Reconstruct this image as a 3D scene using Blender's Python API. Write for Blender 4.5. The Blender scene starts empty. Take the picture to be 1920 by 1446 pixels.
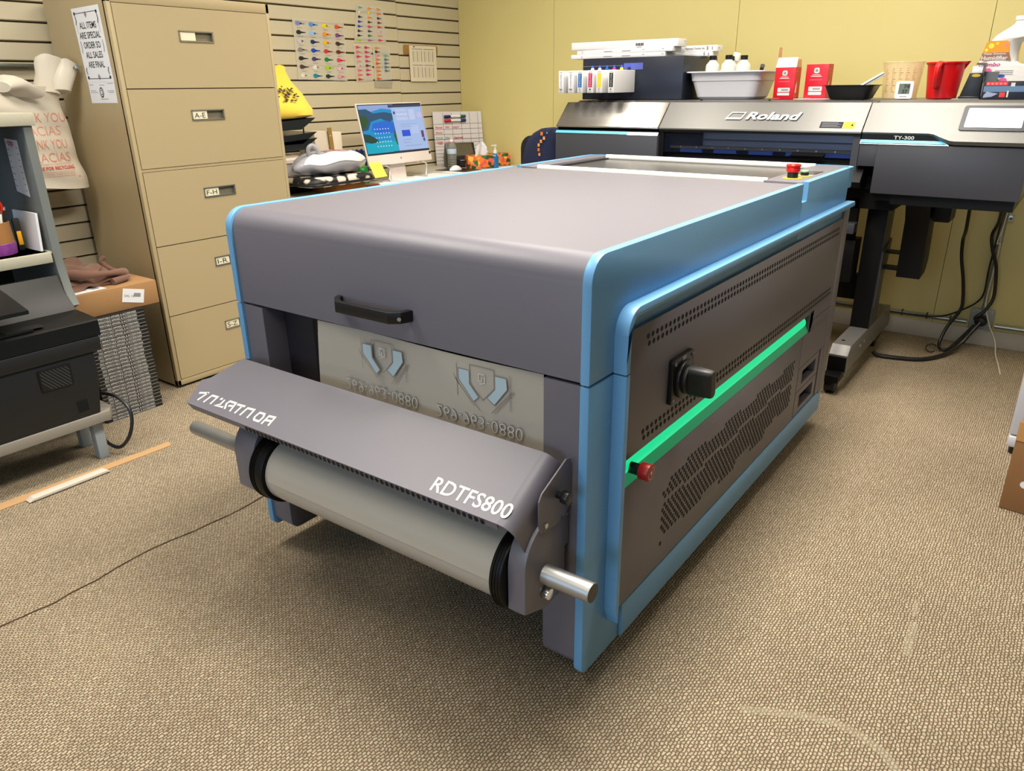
import bpy, bmesh, math, random
from mathutils import Matrix, Vector
random.seed(7)
PI = math.pi
SC = bpy.context.scene
COL = SC.collection

# ------------------------------------------------------------------ camera, world, light, exposure
cam_d = bpy.data.cameras.new('camera'); cam = bpy.data.objects.new('camera', cam_d); COL.objects.link(cam)
cam_d.sensor_width = 36.0; cam_d.lens = 1405.55 * 36.0 / 1920.0; cam_d.clip_start = 0.02; cam_d.clip_end = 60
def cam_matrix(yaw, pitch, roll, loc):
    f = Vector((math.sin(yaw)*math.cos(pitch), math.cos(yaw)*math.cos(pitch), -math.sin(pitch)))
    r = Vector((math.cos(yaw), -math.sin(yaw), 0)); u = r.cross(f)
    r2 = math.cos(roll)*r + math.sin(roll)*u; u2 = -math.sin(roll)*r + math.cos(roll)*u
    m = Matrix((r2, u2, -f)).transposed().to_4x4(); m.translation = loc
    return m
cam.matrix_world = cam_matrix(-0.636639, 0.379341, -0.012869, Vector((0, 0, 1.2774)))
SC.camera = cam

world = bpy.data.worlds.new('world'); SC.world = world; world.use_nodes = True
world.node_tree.nodes['Background'].inputs[0].default_value = (0.72, 0.85, 1.0, 1)
world.node_tree.nodes['Background'].inputs[1].default_value = 1.0

SC.view_settings.view_transform = 'Standard'; SC.view_settings.look = 'None'
SC.view_settings.gamma = 1.0; SC.view_settings.use_curve_mapping = False
SC.view_settings.exposure = 0.0
SC.cycles.max_bounces = 8; SC.cycles.diffuse_bounces = 4; SC.cycles.glossy_bounces = 4
SC.cycles.transparent_max_bounces = 8; SC.cycles.transmission_bounces = 6
SC.cycles.caustics_reflective = False; SC.cycles.caustics_refractive = False
SC.cycles.sample_clamp_indirect = 6.0

CEIL = 2.75
TROFFERS = [(-0.8, 1.75, 72), (-0.8, 3.3, 20), (-2.4, 0.6, 30), (-2.4, 3.0, 24), (-0.4, -0.6, 12), (0.9, 4.0, 5)]
def area_light(name, loc, sx, sy, power, color, rot=(0, 0, 0), spread=180):
    d = bpy.data.lights.new(name, 'AREA'); d.shape = 'RECTANGLE'; d.size = sx; d.size_y = sy
    d.energy = power; d.color = color; d.spread = math.radians(spread)
    o = bpy.data.objects.new(name, d); COL.objects.link(o); o.location = loc; o.rotation_euler = rot
    return o
for tx, ty, tp in TROFFERS:
    area_light('troffer_lamp', (tx, ty, CEIL-0.03), 0.56, 1.16, tp, (1.0, 0.94, 0.84), spread=150)
# daylight through the shop window behind the photographer
area_light('window_daylight', (-1.2, -4.9, 1.55), 3.6, 1.7, 85, (0.58, 0.77, 1.0), (math.radians(90), 0, 0))

# ------------------------------------------------------------------ materials
def lin(c):
    out = []
    for x in c:
        x = x/255.0
        out.append(x/12.92 if x <= 0.04045 else ((x+0.055)/1.055)**2.4)
    return tuple(out) + (1.0,)
MATS = {}
def mat(name, rgb, rough=0.5, metal=0.0, emit=None, estr=1.0, bump=0.0, bscale=200.0, mottle=0.0, mscale=8.0,
        alpha=1.0, coat=0.0, trans=0.0, ior=1.45, spec=0.5, sheen=0.0):
    if name in MATS: return MATS[name]
    m = bpy.data.materials.new(name); m.use_nodes = True; nt = m.node_tree; N = nt.nodes; L = nt.links
    b = N['Principled BSDF']
    b.inputs['Base Color'].default_value = lin(rgb); b.inputs['Roughness'].default_value = rough
    b.inputs['Metallic'].default_value = metal; b.inputs['Alpha'].default_value = alpha
    b.inputs['Coat Weight'].default_value = coat; b.inputs['Transmission Weight'].default_value = trans
    b.inputs['IOR'].default_value = ior; b.inputs['Specular IOR Level'].default_value = spec
    if sheen: b.inputs['Sheen Weight'].default_value = sheen
    if emit:
        b.inputs['Emission Color'].default_value = lin(emit); b.inputs['Emission Strength'].default_value = estr
    tc = None
    if bump or mottle:
        tc = N.new('ShaderNodeTexCoord')
    if mottle:
        n = N.new('ShaderNodeTexNoise'); n.inputs['Scale'].default_value = mscale; n.inputs['Detail'].default_value = 4
        L.new(tc.outputs['Object'], n.inputs['Vector'])
        mx = N.new('ShaderNodeMix'); mx.data_type = 'RGBA'
        c = lin(rgb)
        mx.inputs[6].default_value = tuple(max(0, x*(1-mottle)) for x in c[:3]) + (1,)
        mx.inputs[7].default_value = tuple(min(1, x*(1+mottle)) for x in c[:3]) + (1,)
        L.new(n.outputs['Fac'], mx.inputs[0]); L.new(mx.outputs[2], b.inputs['Base Color'])
    if bump:
        n2 = N.new('ShaderNodeTexNoise'); n2.inputs['Scale'].default_value = bscale; n2.inputs['Detail'].default_value = 3
        L.new(tc.outputs['Object'], n2.inputs['Vector'])
        bp = N.new('ShaderNodeBump'); bp.inputs['Strength'].default_value = bump; bp.inputs['Distance'].default_value = 0.002
        L.new(n2.outputs['Fac'], bp.inputs['Height']); L.new(bp.outputs['Normal'], b.inputs['Normal'])
    MATS[name] = m
    return m

def carpet_mat():
    m = bpy.data.materials.new('loop_carpet'); m.use_nodes = True; nt = m.node_tree; N = nt.nodes; L = nt.links
    b = N['Principled BSDF']; b.inputs['Roughness'].default_value = 0.95; b.inputs['Specular IOR Level'].default_value = 0.1
    tc = N.new('ShaderNodeTexCoord')
    nz = N.new('ShaderNodeTexNoise'); nz.inputs['Scale'].default_value = 55; nz.inputs['Detail'].default_value = 2
    L.new(tc.outputs['Object'], nz.inputs['Vector'])
    sub = N.new('ShaderNodeVectorMath'); sub.operation = 'SUBTRACT'; sub.inputs[1].default_value = (0.5, 0.5, 0.5)
    L.new(nz.outputs['Color'], sub.inputs[0])
    sc = N.new('ShaderNodeVectorMath'); sc.operation = 'SCALE'; sc.inputs['Scale'].default_value = 0.012
    L.new(sub.outputs[0], sc.inputs[0])
    ad = N.new('ShaderNodeVectorMath'); ad.operation = 'ADD'
    L.new(tc.outputs['Object'], ad.inputs[0]); L.new(sc.outputs[0], ad.inputs[1])
    mp = N.new('ShaderNodeMapping'); mp.inputs['Rotation'].default_value = (0, 0, -PI/2)
    L.new(ad.outputs[0], mp.inputs['Vector'])
    br = N.new('ShaderNodeTexBrick'); br.offset = 0.5; br.squash = 1.0
    br.inputs['Scale'].default_value = 1.0; br.inputs['Brick Width'].default_value = 0.0112
    br.inputs['Row Height'].default_value = 0.0074; br.inputs['Mortar Size'].default_value = 0.0021
    br.inputs['Mortar Smooth'].default_value = 1.0; br.inputs['Bias'].default_value = -0.2
    br.inputs['Color1'].default_value = lin((190, 175, 149)); br.inputs['Color2'].default_value = lin((163, 147, 122))
    br.inputs['Mortar'].default_value = lin((104, 89, 71))
    L.new(mp.outputs[0], br.inputs['Vector'])
    # flecks of rust and olive yarn, in patches
    nf = N.new('ShaderNodeTexNoise'); nf.inputs['Scale'].default_value = 85; nf.inputs['Detail'].default_value = 2
    L.new(tc.outputs['Object'], nf.inputs['Vector'])
    rf = N.new('ShaderNodeValToRGB'); rf.color_ramp.elements[0].position = 0.60; rf.color_ramp.elements[1].position = 0.70
    L.new(nf.outputs['Fac'], rf.inputs[0])
    mx = N.new('ShaderNodeMix'); mx.data_type = 'RGBA'; mx.inputs[7].default_value = lin((150, 106, 84))
    mu = N.new('ShaderNodeMath'); mu.operation = 'MULTIPLY'; mu.inputs[1].default_value = 0.45
    L.new(rf.outputs[0], mu.inputs[0]); L.new(mu.outputs[0], mx.inputs[0]); L.new(br.outputs['Color'], mx.inputs[6])
    # slow wear patches
    nw = N.new('ShaderNodeTexNoise'); nw.inputs['Scale'].default_value = 3.0; nw.inputs['Detail'].default_value = 3
    L.new(tc.outputs['Object'], nw.inputs['Vector'])
    rw = N.new('ShaderNodeMapRange'); rw.inputs['From Min'].default_value = 0.3; rw.inputs['From Max'].default_value = 0.7
    rw.inputs['To Min'].default_value = 0.90; rw.inputs['To Max'].default_value = 1.06
    L.new(nw.outputs['Fac'], rw.inputs['Value'])
    ms = N.new('ShaderNodeVectorMath'); ms.operation = 'SCALE'
    L.new(mx.outputs[2], ms.inputs[0]); L.new(rw.outputs[0], ms.inputs['Scale'])
    # fibre grain
    ng = N.new('ShaderNodeTexNoise'); ng.inputs['Scale'].default_value = 420; ng.inputs['Detail'].default_value = 2
    L.new(tc.outputs['Object'], ng.inputs['Vector'])
    rg = N.new('ShaderNodeMapRange'); rg.inputs['From Min'].default_value = 0.3; rg.inputs['From Max'].default_value = 0.7
    rg.inputs['To Min'].default_value = 0.72; rg.inputs['To Max'].default_value = 1.2
    L.new(ng.outputs['Fac'], rg.inputs['Value'])
    ms2 = N.new('ShaderNodeVectorMath'); ms2.operation = 'SCALE'
    L.new(ms.outputs[0], ms2.inputs[0]); L.new(rg.outputs[0], ms2.inputs['Scale'])
    L.new(ms2.outputs[0], b.inputs['Base Color'])
    bp = N.new('ShaderNodeBump'); bp.inputs['Strength'].default_value = 0.7; bp.inputs['Distance'].default_value = 0.0035; bp.invert = True
    L.new(br.outputs['Fac'], bp.inputs['Height']); L.new(bp.outputs['Normal'], b.inputs['Normal'])
    return m

def brushed_mat(name, rgb, rough, metal):
    m = mat(name, rgb, rough, metal)
    nt = m.node_tree; N = nt.nodes; L = nt.links
    tc = N.new('ShaderNodeTexCoord'); mp = N.new('ShaderNodeMapping'); mp.inputs['Scale'].default_value = (4, 300, 300)
    n = N.new('ShaderNodeTexNoise'); n.inputs['Scale'].default_value = 1.0
    L.new(tc.outputs['Object'], mp.inputs[0]); L.new(mp.outputs[0], n.inputs['Vector'])
    r = N.new('ShaderNodeMapRange'); r.inputs['To Min'].default_value = rough-0.06; r.inputs['To Max'].default_value = rough+0.08
    L.new(n.outputs['Fac'], r.inputs['Value']); L.new(r.outputs[0], N['Principled BSDF'].inputs['Roughness'])
    return m

M_carpet = carpet_mat()
M_slat = mat('slat_panel_tan', (202, 191, 164), 0.45, mottle=0.03, mscale=3)
M_groove = mat('slat_groove', (52, 42, 27), 0.8)
M_yellow = mat('yellow_wall_paint', (214, 199, 132), 0.5, mottle=0.03, mscale=2.5, bump=0.05, bscale=60)
M_seam = mat('panel_seam', (110, 95, 50), 0.8)
M_ceil = mat('ceiling_tile', (228, 226, 218), 0.9)
M_base = mat('vinyl_baseboard', (196, 188, 172), 0.5)
M_wallw = mat('shop_wall_paint', (92, 88, 82), 0.7)
M_grey = mat('oven_grey_paint', (103, 100, 110), 0.44, bump=0.06, bscale=900, spec=0.8)
M_blue = mat('oven_blue_paint', (104, 160, 206), 0.38, bump=0.05, bscale=900)
M_black = mat('black_plastic', (22, 22, 24), 0.35)
M_dark = mat('dark_void', (8, 8, 10), 0.8)
M_steel = mat('brushed_steel', (196, 194, 188), 0.28, 1.0)
M_chrome = mat('chrome', (225, 225, 225), 0.12, 1.0)
M_white = mat('white_plastic', (236, 236, 238), 0.35)
M_paper = mat('white_paper', (232, 232, 236), 0.8)
M_print = mat('black_print', (34, 34, 40), 0.8)
M_greyp = mat('grey_print', (140, 140, 146), 0.8)
M_letter = mat('white_lettering', (208, 208, 206), 0.5)
M_card = mat('cardboard', (164, 124, 82), 0.85, mottle=0.05, mscale=20)
M_red = mat('red_plastic', (200, 20, 24), 0.35)
M_redp = mat('red_print', (200, 30, 40), 0.7)

# ------------------------------------------------------------------ mesh builder
class MB:
    def __init__(s):
        s.v = []; s.f = []; s.mi = []; s.mats = []; s.M = None
    def add(s, vs, fs, m):
        if m not in s.mats: s.mats.append(m)
        k = s.mats.index(m); n = len(s.v)
        for p in vs:
            p = Vector(p)
            s.v.append(s.M @ p if s.M is not None else p)
        for f in fs:
            s.f.append([n+i for i in f]); s.mi.append(k)
    def bm(s, b, m):
        b.verts.ensure_lookup_table(); b.verts.index_update()
        s.add([v.co.copy() for v in b.verts], [[v.index for v in f.verts] for f in b.faces], m); b.free()
    def box(s, x0, x1, y0, y1, z0, z1, m, bev=0.0, seg=2):
        b = bmesh.new(); bmesh.ops.create_cube(b, size=1.0)
        for v in b.verts:
            v.co = Vector(((x0+x1)/2 + v.co.x*(x1-x0), (y0+y1)/2 + v.co.y*(y1-y0), (z0+z1)/2 + v.co.z*(z1-z0)))
        if bev: bmesh.ops.bevel(b, geom=list(b.edges), offset=bev, segments=seg, profile=0.5, affect='EDGES')
        s.bm(b, m)
    def prism(s, pts, axis, a, b_, m, bev=0.0, seg=2):
        """pts in the plane (the two other axes in cyclic x,y,z order kept: x->(y,z), y->(x,z), z->(x,y))"""
        def p3(p, t):
            return {'x': (t, p[0], p[1]), 'y': (p[0], t, p[1]), 'z': (p[0], p[1], t)}[axis]
        n = len(pts); b = bmesh.new()
        A = [b.verts.new(p3(p, a)) for p in pts]; B = [b.verts.new(p3(p, b_)) for p in pts]
        b.faces.new(A); b.faces.new(B)
        for i in range(n): b.faces.new((A[i], A[(i+1) % n], B[(i+1) % n], B[i]))
        bmesh.ops.recalc_face_normals(b, faces=list(b.faces))
        if bev:
            ed = [e for e in b.edges if abs(e.verts[0].co['xyz'.index(axis)] - e.verts[1].co['xyz'.index(axis)]) < 1e-7]
            bmesh.ops.bevel(b, geom=ed, offset=bev, segments=seg, profile=0.5, affect='EDGES')
        s.bm(b, m)
    def cyl(s, p0, p1, r0, m, r1=None, seg=24, caps=True, bev=0.0):
        p0 = Vector(p0); p1 = Vector(p1); r1 = r0 if r1 is None else r1
        d = (p1-p0).normalized(); q = d.to_track_quat('Z', 'Y')
        prof = [(r0, 0.0), (r1, (p1-p0).length)]
        if bev: 
            L = (p1-p0).length
            prof = [(r0-bev, 0), (r0-bev*0.3, bev*0.3), (r0, bev), (r1, L-bev), (r1-bev*0.3, L-bev*0.3), (r1-bev, L)]
        vs = []; fs = []
        for r, z in prof:
            for i in range(seg):
                t = 2*PI*i/seg; vs.append(p0 + q @ Vector((r*math.cos(t), r*math.sin(t), z)))
        for k in range(len(prof)-1):
            for i in range(seg):
                j = (i+1) % seg; fs.append((k*seg+i, k*seg+j, (k+1)*seg+j, (k+1)*seg+i))
        if caps:
            fs.append(tuple(reversed(range(seg)))); fs.append(tuple((len(prof)-1)*seg+i for i in range(seg)))
        s.add(vs, fs, m)
    def lathe(s, prof, o, m, seg=28, sx=1.0, sy=1.0, caps=True):
        vs = []; fs = []; o = Vector(o)
        for r, z in prof:
            for i in range(seg):
                t = 2*PI*i/seg; vs.append(o + Vector((r*sx*math.cos(t), r*sy*math.sin(t), z)))
        for k in range(len(prof)-1):
            for i in range(seg):
                j = (i+1) % seg; fs.append((k*seg+i, k*seg+j, (k+1)*seg+j, (k+1)*seg+i))
        if caps:
            if prof[0][0] > 1e-5: fs.append(tuple(reversed(range(seg))))
            if prof[-1][0] > 1e-5: fs.append(tuple((len(prof)-1)*seg+i for i in range(seg)))
        s.add(vs, fs, m)
    def loft(s, rings, m, caps=True):
        n = len(rings[0]); vs = [p for r in rings for p in r]; fs = []
        for k in range(len(rings)-1):
            for i in range(n):
                j = (i+1) % n; fs.append((k*n+i, k*n+j, (k+1)*n+j, (k+1)*n+i))
        if caps:
            fs.append(tuple(reversed(range(n)))); fs.append(tuple((len(rings)-1)*n+i for i in range(n)))
        s.add(vs, fs, m)
    def tube(s, pts, r, m, seg=10, smooth=6, closed=False, rfun=None):
        P = [Vector(p) for p in pts]
        if smooth > 1:
            Q = []; n = len(P)
            rng = range(n) if closed else range(n-1)
            for i in rng:
                a = P[(i-1) % n] if (closed or i > 0) else P[0]; b = P[i]; c = P[(i+1) % n]
                d = P[(i+2) % n] if (closed or i+2 < n) else P[-1]
                for k in range(smooth):
                    t = k/smooth
                    Q.append(0.5*((2*b)+(c-a)*t+(2*a-5*b+4*c-d)*t*t+(3*b-a-3*c+d)*t**3))
            if not closed: Q.append(P[-1])
            P = Q
        n = len(P); rings = []; up = Vector((0.137, 0.31, 0.94))
        prev = None
        for i in range(n):
            t = (P[(i+1) % n]-P[i-1]) if closed else (P[min(i+1, n-1)]-P[max(i-1, 0)])
            t.normalize()
            if prev is None:
                a = t.cross(up); a.normalize()
            else:
                a = prev - t*prev.dot(t); a.normalize()
            prev = a; b = t.cross(a); rr = r if rfun is None else r*rfun(i/(n-1))
            rings.append([P[i] + rr*(math.cos(2*PI*k/seg)*a + math.sin(2*PI*k/seg)*b) for k in range(seg)])
        if closed: rings.append(rings[0]); s.loft(rings, m, caps=False)
        else: s.loft(rings, m)
    def grid(s, fn, nu, nv, m, thick=0.0):
        """fn(u,v)->point; closed thin solid when thick is given"""
        P = [[Vector(fn(i/nu, j/nv)) for j in range(nv+1)] for i in range(nu+1)]
        W = nv+1; vs = [p for r in P for p in r]; fs = []
        for i in range(nu):
            for j in range(nv): fs.append((i*W+j, (i+1)*W+j, (i+1)*W+j+1, i*W+j+1))
        if thick:
            n0 = len(vs); nr = []
            for i in range(nu+1):
                for j in range(nv+1):
                    a = P[min(i+1, nu)][j]-P[max(i-1, 0)][j]; b = P[i][min(j+1, nv)]-P[i][max(j-1, 0)]
                    c = a.cross(b); c = c.normalized() if c.length > 1e-12 else Vector((0, 0, 1)); nr.append(c)
            vs += [vs[k]-nr[k]*thick for k in range(n0)]
            fs += [tuple(n0+k for k in reversed(f)) for f in list(fs)]
            bd = [(0, j) for j in range(nv+1)] + [(i, nv) for i in range(1, nu+1)] + [(nu, j) for j in range(nv-1, -1, -1)] + [(i, 0) for i in range(nu-1, 0, -1)]
            ids = [i*W+j for i, j in bd]
            for k in range(len(ids)):
                a = ids[k]; b = ids[(k+1) % len(ids)]; fs.append((a, b, n0+b, n0+a))
        s.add(vs, fs, m)
    def poly(s, pts2, o, u, v, m):
        o = Vector(o); u = Vector(u); v = Vector(v)
        s.add([o+u*p[0]+v*p[1] for p in pts2], [tuple(range(len(pts2)))], m)
    def rect(s, x, y, w, h, o, u, v, m): s.poly([(x, y), (x+w, y), (x+w, y+h), (x, y+h)], o, u, v, m)
    def ribbon(s, pts, w, o, u, v, m, closed=False):
        P = [Vector((p[0], p[1])) for p in pts]; n = len(P); Lf = []; Rt = []
        for i in range(n):
            if closed: a = P[i-1]; c = P[(i+1) % n]
            else: a = P[max(i-1, 0)]; c = P[min(i+1, n-1)]
            d1 = (P[i]-a); d2 = (c-P[i])
            d1 = d1.normalized() if d1.length > 1e-9 else d2.normalized()
            d2 = d2.normalized() if d2.length > 1e-9 else d1
            t = d1+d2
            if t.length < 1e-6: t = d1
            t.normalize(); nn = Vector((-t.y, t.x)); k = min(1.6, 1.0/max(0.3, nn.dot(Vector((-d1.y, d1.x)))))
            Lf.append(P[i]+nn*w/2*k); Rt.append(P[i]-nn*w/2*k)
        o = Vector(o); u = Vector(u); v = Vector(v)
        vs = [o+u*p.x+v*p.y for p in Lf] + [o+u*p.x+v*p.y for p in Rt]; fs = []
        for i in range(n if closed else n-1):
            j = (i+1) % n; fs.append((n+i, n+j, j, i))
        s.add(vs, fs, m)
    def text(s, body, o, u, v, h, m, bold=0.0, sx=1.0, align='LEFT', space=1.0, width=None, shear=0.0, flip=False):
        c = bpy.data.curves.new('lettering', 'FONT'); c.body = body; c.size = 1.0; c.offset = bold; c.align_x = align
        c.space_character = space; c.shear = shear; c.resolution_u = 3
        ob = bpy.data.objects.new('lettering', c); COL.objects.link(ob)
        dg = bpy.context.evaluated_depsgraph_get()
        me = bpy.data.meshes.new_from_object(ob.evaluated_get(dg))
        vs = [p.co.copy() for p in me.vertices]; fs = [list(f.vertices) for f in me.polygons]
        bpy.data.objects.remove(ob); bpy.data.curves.remove(c); bpy.data.meshes.remove(me)
        if not vs: return
        k = h/0.72
        if width:
            x0 = min(p.x for p in vs); x1 = max(p.x for p in vs); sx = width/((x1-x0)*k)
            if align == 'LEFT':
                for p in vs: p.x -= x0
        o = Vector(o); u = Vector(u); v = Vector(v)
        if flip:
            for p in vs: p.y = 0.72-p.y
            fs = [list(reversed(f)) for f in fs]
        s.add([o + u*(p.x*k*sx) + v*(p.y*k) for p in vs], fs, m)
    def build(s, name, parent=None, angle=32, origin=None, smooth=True):
        xs = [p.x for p in s.v]; ys = [p.y for p in s.v]; zs = [p.z for p in s.v]
        if origin is None: origin = Vector(((min(xs)+max(xs))/2, (min(ys)+max(ys))/2, min(zs)))
        origin = Vector(origin)
        me = bpy.data.meshes.new(name)
        me.from_pydata([p-origin for p in s.v], [], s.f)
        for m in s.mats: me.materials.append(m)
        me.polygons.foreach_set('material_index', s.mi)
        me.polygons.foreach_set('use_smooth', [smooth]*len(s.f))
        me.update()
        if smooth: me.set_sharp_from_angle(angle=math.radians(angle))
        o = bpy.data.objects.new(name, me); COL.objects.link(o)
        place(o, origin, parent)
        return o
WL = {}
def place(o, origin, parent):
    WL[o] = Vector(origin)
    if parent is not None:
        o.parent = parent; o.location = Vector(origin) - WL[parent]
    else: o.location = origin
def thing(name, label, cat, loc, group=None):
    o = bpy.data.objects.new(name, None); COL.objects.link(o); o.empty_display_size = 0.1
    place(o, Vector(loc), None); return tag(o, label, cat, group)
def tag(o, label, cat, group=None):
    o['label'] = label; o['category'] = cat
    if group: o['group'] = group
    return o
def struct(name, mb, parent=None, **k):
    o = mb.build(name, parent, **k)
    if parent is None: o['kind'] = 'structure'
    return o
def rot_at(c, rz=0.0, rx=0.0, ry=0.0):
    return Matrix.Translation(Vector(c)) @ Matrix.Rotation(rz, 4, 'Z') @ Matrix.Rotation(ry, 4, 'Y') @ Matrix.Rotation(rx, 4, 'X')
def arc(cx, cy, r, a0, a1, n=8):
    return [(cx+r*math.cos(math.radians(a0+(a1-a0)*i/n)), cy+r*math.sin(math.radians(a0+(a1-a0)*i/n))) for i in range(n+1)]
def rrect(x0, x1, y0, y1, r, n=5):
    return arc(x1-r, y1-r, r, 0, 90, n) + arc(x0+r, y1-r, r, 90, 180, n) + arc(x0+r, y0+r, r, 180, 270, n) + arc(x1-r, y0+r, r, 270, 360, n)
X = Vector((1, 0, 0)); Y = Vector((0, 1, 0)); Z = Vector((0, 0, 1))

# ================================================================== ROOM
WX, WY, RX, FY = -3.686, 4.417, 3.2, -5.0
b = MB(); b.box(WX-0.1, RX+0.1, FY-0.1, WY+0.1, -0.05, 0.0, M_carpet); 
# carpet seam: a thin dark split between the widths, and two worn bare patches
M_split = mat('carpet_split', (66, 48, 30), 0.95); M_worn = mat('worn_carpet', (206, 190, 152), 0.95, mottle=0.12, mscale=160)
pts = [(-2.0+random.uniform(-0.004, 0.004)+0.01*math.sin(t*0.7), -0.6+0.06*t) for t in range(48)]
b.ribbon(pts, 0.006, (0, 0, 0.0012), X, Y, M_split)
M_mark = mat('carpet_scuff', (206, 196, 168), 0.9, alpha=0.22)
b.ribbon([(-0.093, 1.70), (-0.098, 1.77), (-0.101, 1.84)], 0.020, (0, 0, 0.001), X, Y, M_mark); b.ribbon([(-0.105, 1.87), (-0.112, 1.94)], 0.012, (0, 0, 0.001), X, Y, M_mark)
b.ribbon([(-0.355, 1.31), (-0.29, 1.345), (-0.23, 1.375), (-0.175, 1.39), (-0.12, 1.385), (-0.075, 1.365), (-0.04, 1.33)], 0.022, (0, 0, 0.001), X, Y, M_mark)
struct('floor', b, smooth=False, origin=(0, 0, 0))
b = MB(); b.box(WX-0.1, RX+0.1, FY-0.1, WY+0.1, CEIL, CEIL+0.05, M_ceil)
M_grid = mat('ceiling_grid', (238, 238, 234), 0.5)
for i in range(-6, 5): b.box(i*0.61-0.012, i*0.61+0.012, FY, WY, CEIL-0.006, CEIL, M_grid)
for i in range(-2, 4): b.box(WX, RX, i*1.22-0.012, i*1.22+0.012, CEIL-0.006, CEIL, M_grid)
struct('ceiling', b, smooth=False)
# slat wall: boards with a real groove every three inches, three panels side by side
def slat_panel(b, y0, y1, off):
    z = 0.0 + ((1.397+off) % 0.0762)
    zs = [0.0]
    while z < CEIL: zs.append(z); z += 0.0762
    zs.append(CEIL)
    g = 0.0054
    for i in range(len(zs)-1):
        a = zs[i] + (g if i > 0 else 0); c = zs[i+1] - (g if i < len(zs)-2 else 0)
        if c-a < 0.004: continue
        b.prism([(WX-0.02, a-0.004), (WX-0.001, a), (WX, a+0.001), (WX, c-0.001), (WX-0.001, c), (WX-0.02, c+0.004)], 'y', y0, y1, M_slat)
b = MB()
b.box(WX-0.06, WX-0.014, FY, WY, 0, CEIL, M_groove)
slat_panel(b, 3.813, WY, 0.0); slat_panel(b, 1.374, 3.811, 0.004); slat_panel(b, FY, 1.372, 0.009)
struct('wall_left', b)
b = MB(); b.box(WX-0.1, RX+0.1, WY+0.008, WY+0.06, 0, CEIL, M_seam)
xs = [WX, -2.8975, -1.690, -0.472, 0.747, 1.966, RX]
for i in range(6): b.box(xs[i]+0.0012, xs[i+1]-0.0012, WY, WY+0.01, 0, CEIL, M_yellow)
struct('wall_back', b, smooth=False)
b = MB(); b.box(WX, RX, WY-0.008, WY, 0, 0.086, M_base, 0.002); struct('baseboard_back', b)
b = MB(); b.box(RX, RX+0.06, FY, WY, 0, CEIL, M_wallw); struct('wall_right', b, smooth=False)
b = MB()
b.box(WX, -3.1, FY-0.06, FY, 0, CEIL, M_wallw); b.box(0.7, RX, FY-0.06, FY, 0, CEIL, M_wallw)
b.box(-3.1, 0.7, FY-0.06, FY, 0, 0.65, M_wallw); b.box(-3.1, 0.7, FY-0.06, FY, 2.45, CEIL, M_wallw)
struct('wall_front', b, smooth=False)
M_alu = mat('window_aluminium', (150, 150, 150), 0.4, 0.8)
M_glass = mat('window_glass', (235, 245, 245), 0.02, trans=1.0, ior=1.1)
b = MB()
for x in (-3.1, -1.85, -0.6, 0.66): b.box(x, x+0.04, FY-0.05, FY-0.01, 0.65, 2.45, M_alu)
for z in (0.65, 2.41): b.box(-3.1, 0.7, FY-0.05, FY-0.01, z, z+0.04, M_alu)
struct('window_1', b)
# ceiling lights
M_diff = mat('light_diffuser', (250, 246, 236), 0.6, emit=(255, 246, 228), estr=4.0)
tl = ['ceiling above the oven', 'ceiling above the wide printer', 'ceiling in front of the filing cabinet', 'ceiling above the desk', 'ceiling above the photographer', 'ceiling right of the wide printer']
for i, (tx, ty, tp) in enumerate(TROFFERS):
    t = thing('ceiling_light', 'recessed fluorescent ceiling light in the '+tl[i], 'ceiling light', (tx, ty, CEIL-0.05), 'ceiling lights')
    b = MB()
    for x0, x1, y0, y1 in ((-0.31, 0.31, -0.61, -0.58), (-0.31, 0.31, 0.58, 0.61), (-0.31, -0.28, -0.58, 0.58), (0.28, 0.31, -0.58, 0.58)):
        b.box(tx+x0, tx+x1, ty+y0, ty+y1, CEIL-0.02, CEIL-0.004, M_grid)
    b.build('frame', t)
    b = MB(); b.box(tx-0.28, tx+0.28, ty-0.58, ty+0.58, CEIL-0.012, CEIL-0.006, M_diff); b.build('diffuser', t)

# ================================================================== CURING OVEN
XL0, XL1, XR0, XR1, YF, YB, TOP, Z0 = -1.740, -1.719, -0.674, -0.653, 1.125, 2.95, 1.0, 0.07
SEAM = 0.755
oven = thing('curing_oven', 'large grey and blue film curing oven on casters with a glowing green light strip', 'curing oven', (-1.2, 2.0, 0))
def plate(x0, x1):
    up = [(YF, SEAM+0.002)] + [(YF, 0.945)] + arc(YF+0.052, 0.948, 0.052, 180, 90, 8) + [(2.353, TOP), (2.353, SEAM+0.002)]
    b = MB(); b.prism(up, 'x', x0, x1, M_blue, 0.003); return b
# lid: hood with rounded nose, and its two upper side plates
lid = MB()
lid.prism([(1.131, SEAM+0.003), (1.131, 0.943)] + arc(1.183, 0.946, 0.051, 180, 90, 10) + [(2.350, 0.997), (2.350, SEAM+0.003)], 'x', XL1+0.0008, XR0-0.0015, M_grey)
lid = lid.build('lid', oven, angle=40)
plate(XR0, XR1).build('side_plate', lid); plate(XL0, XL1).build('side_plate', lid)
# rear fixed plates (with the open slot between them and the lid)
for x0, x1 in ((XR0, XR1), (XL0, XL1)):
    b = MB()
    b.prism([(2.353, SEAM), (2.353, 0.944), (2.403, 0.944), (2.403, TOP), (2.90, TOP), (2.905, 0.99), (2.892, 0.884), (2.892, SEAM)], 'x', x0, x1, M_blue, 0.002)
    b.build('rear_side_plate', oven)
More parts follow.
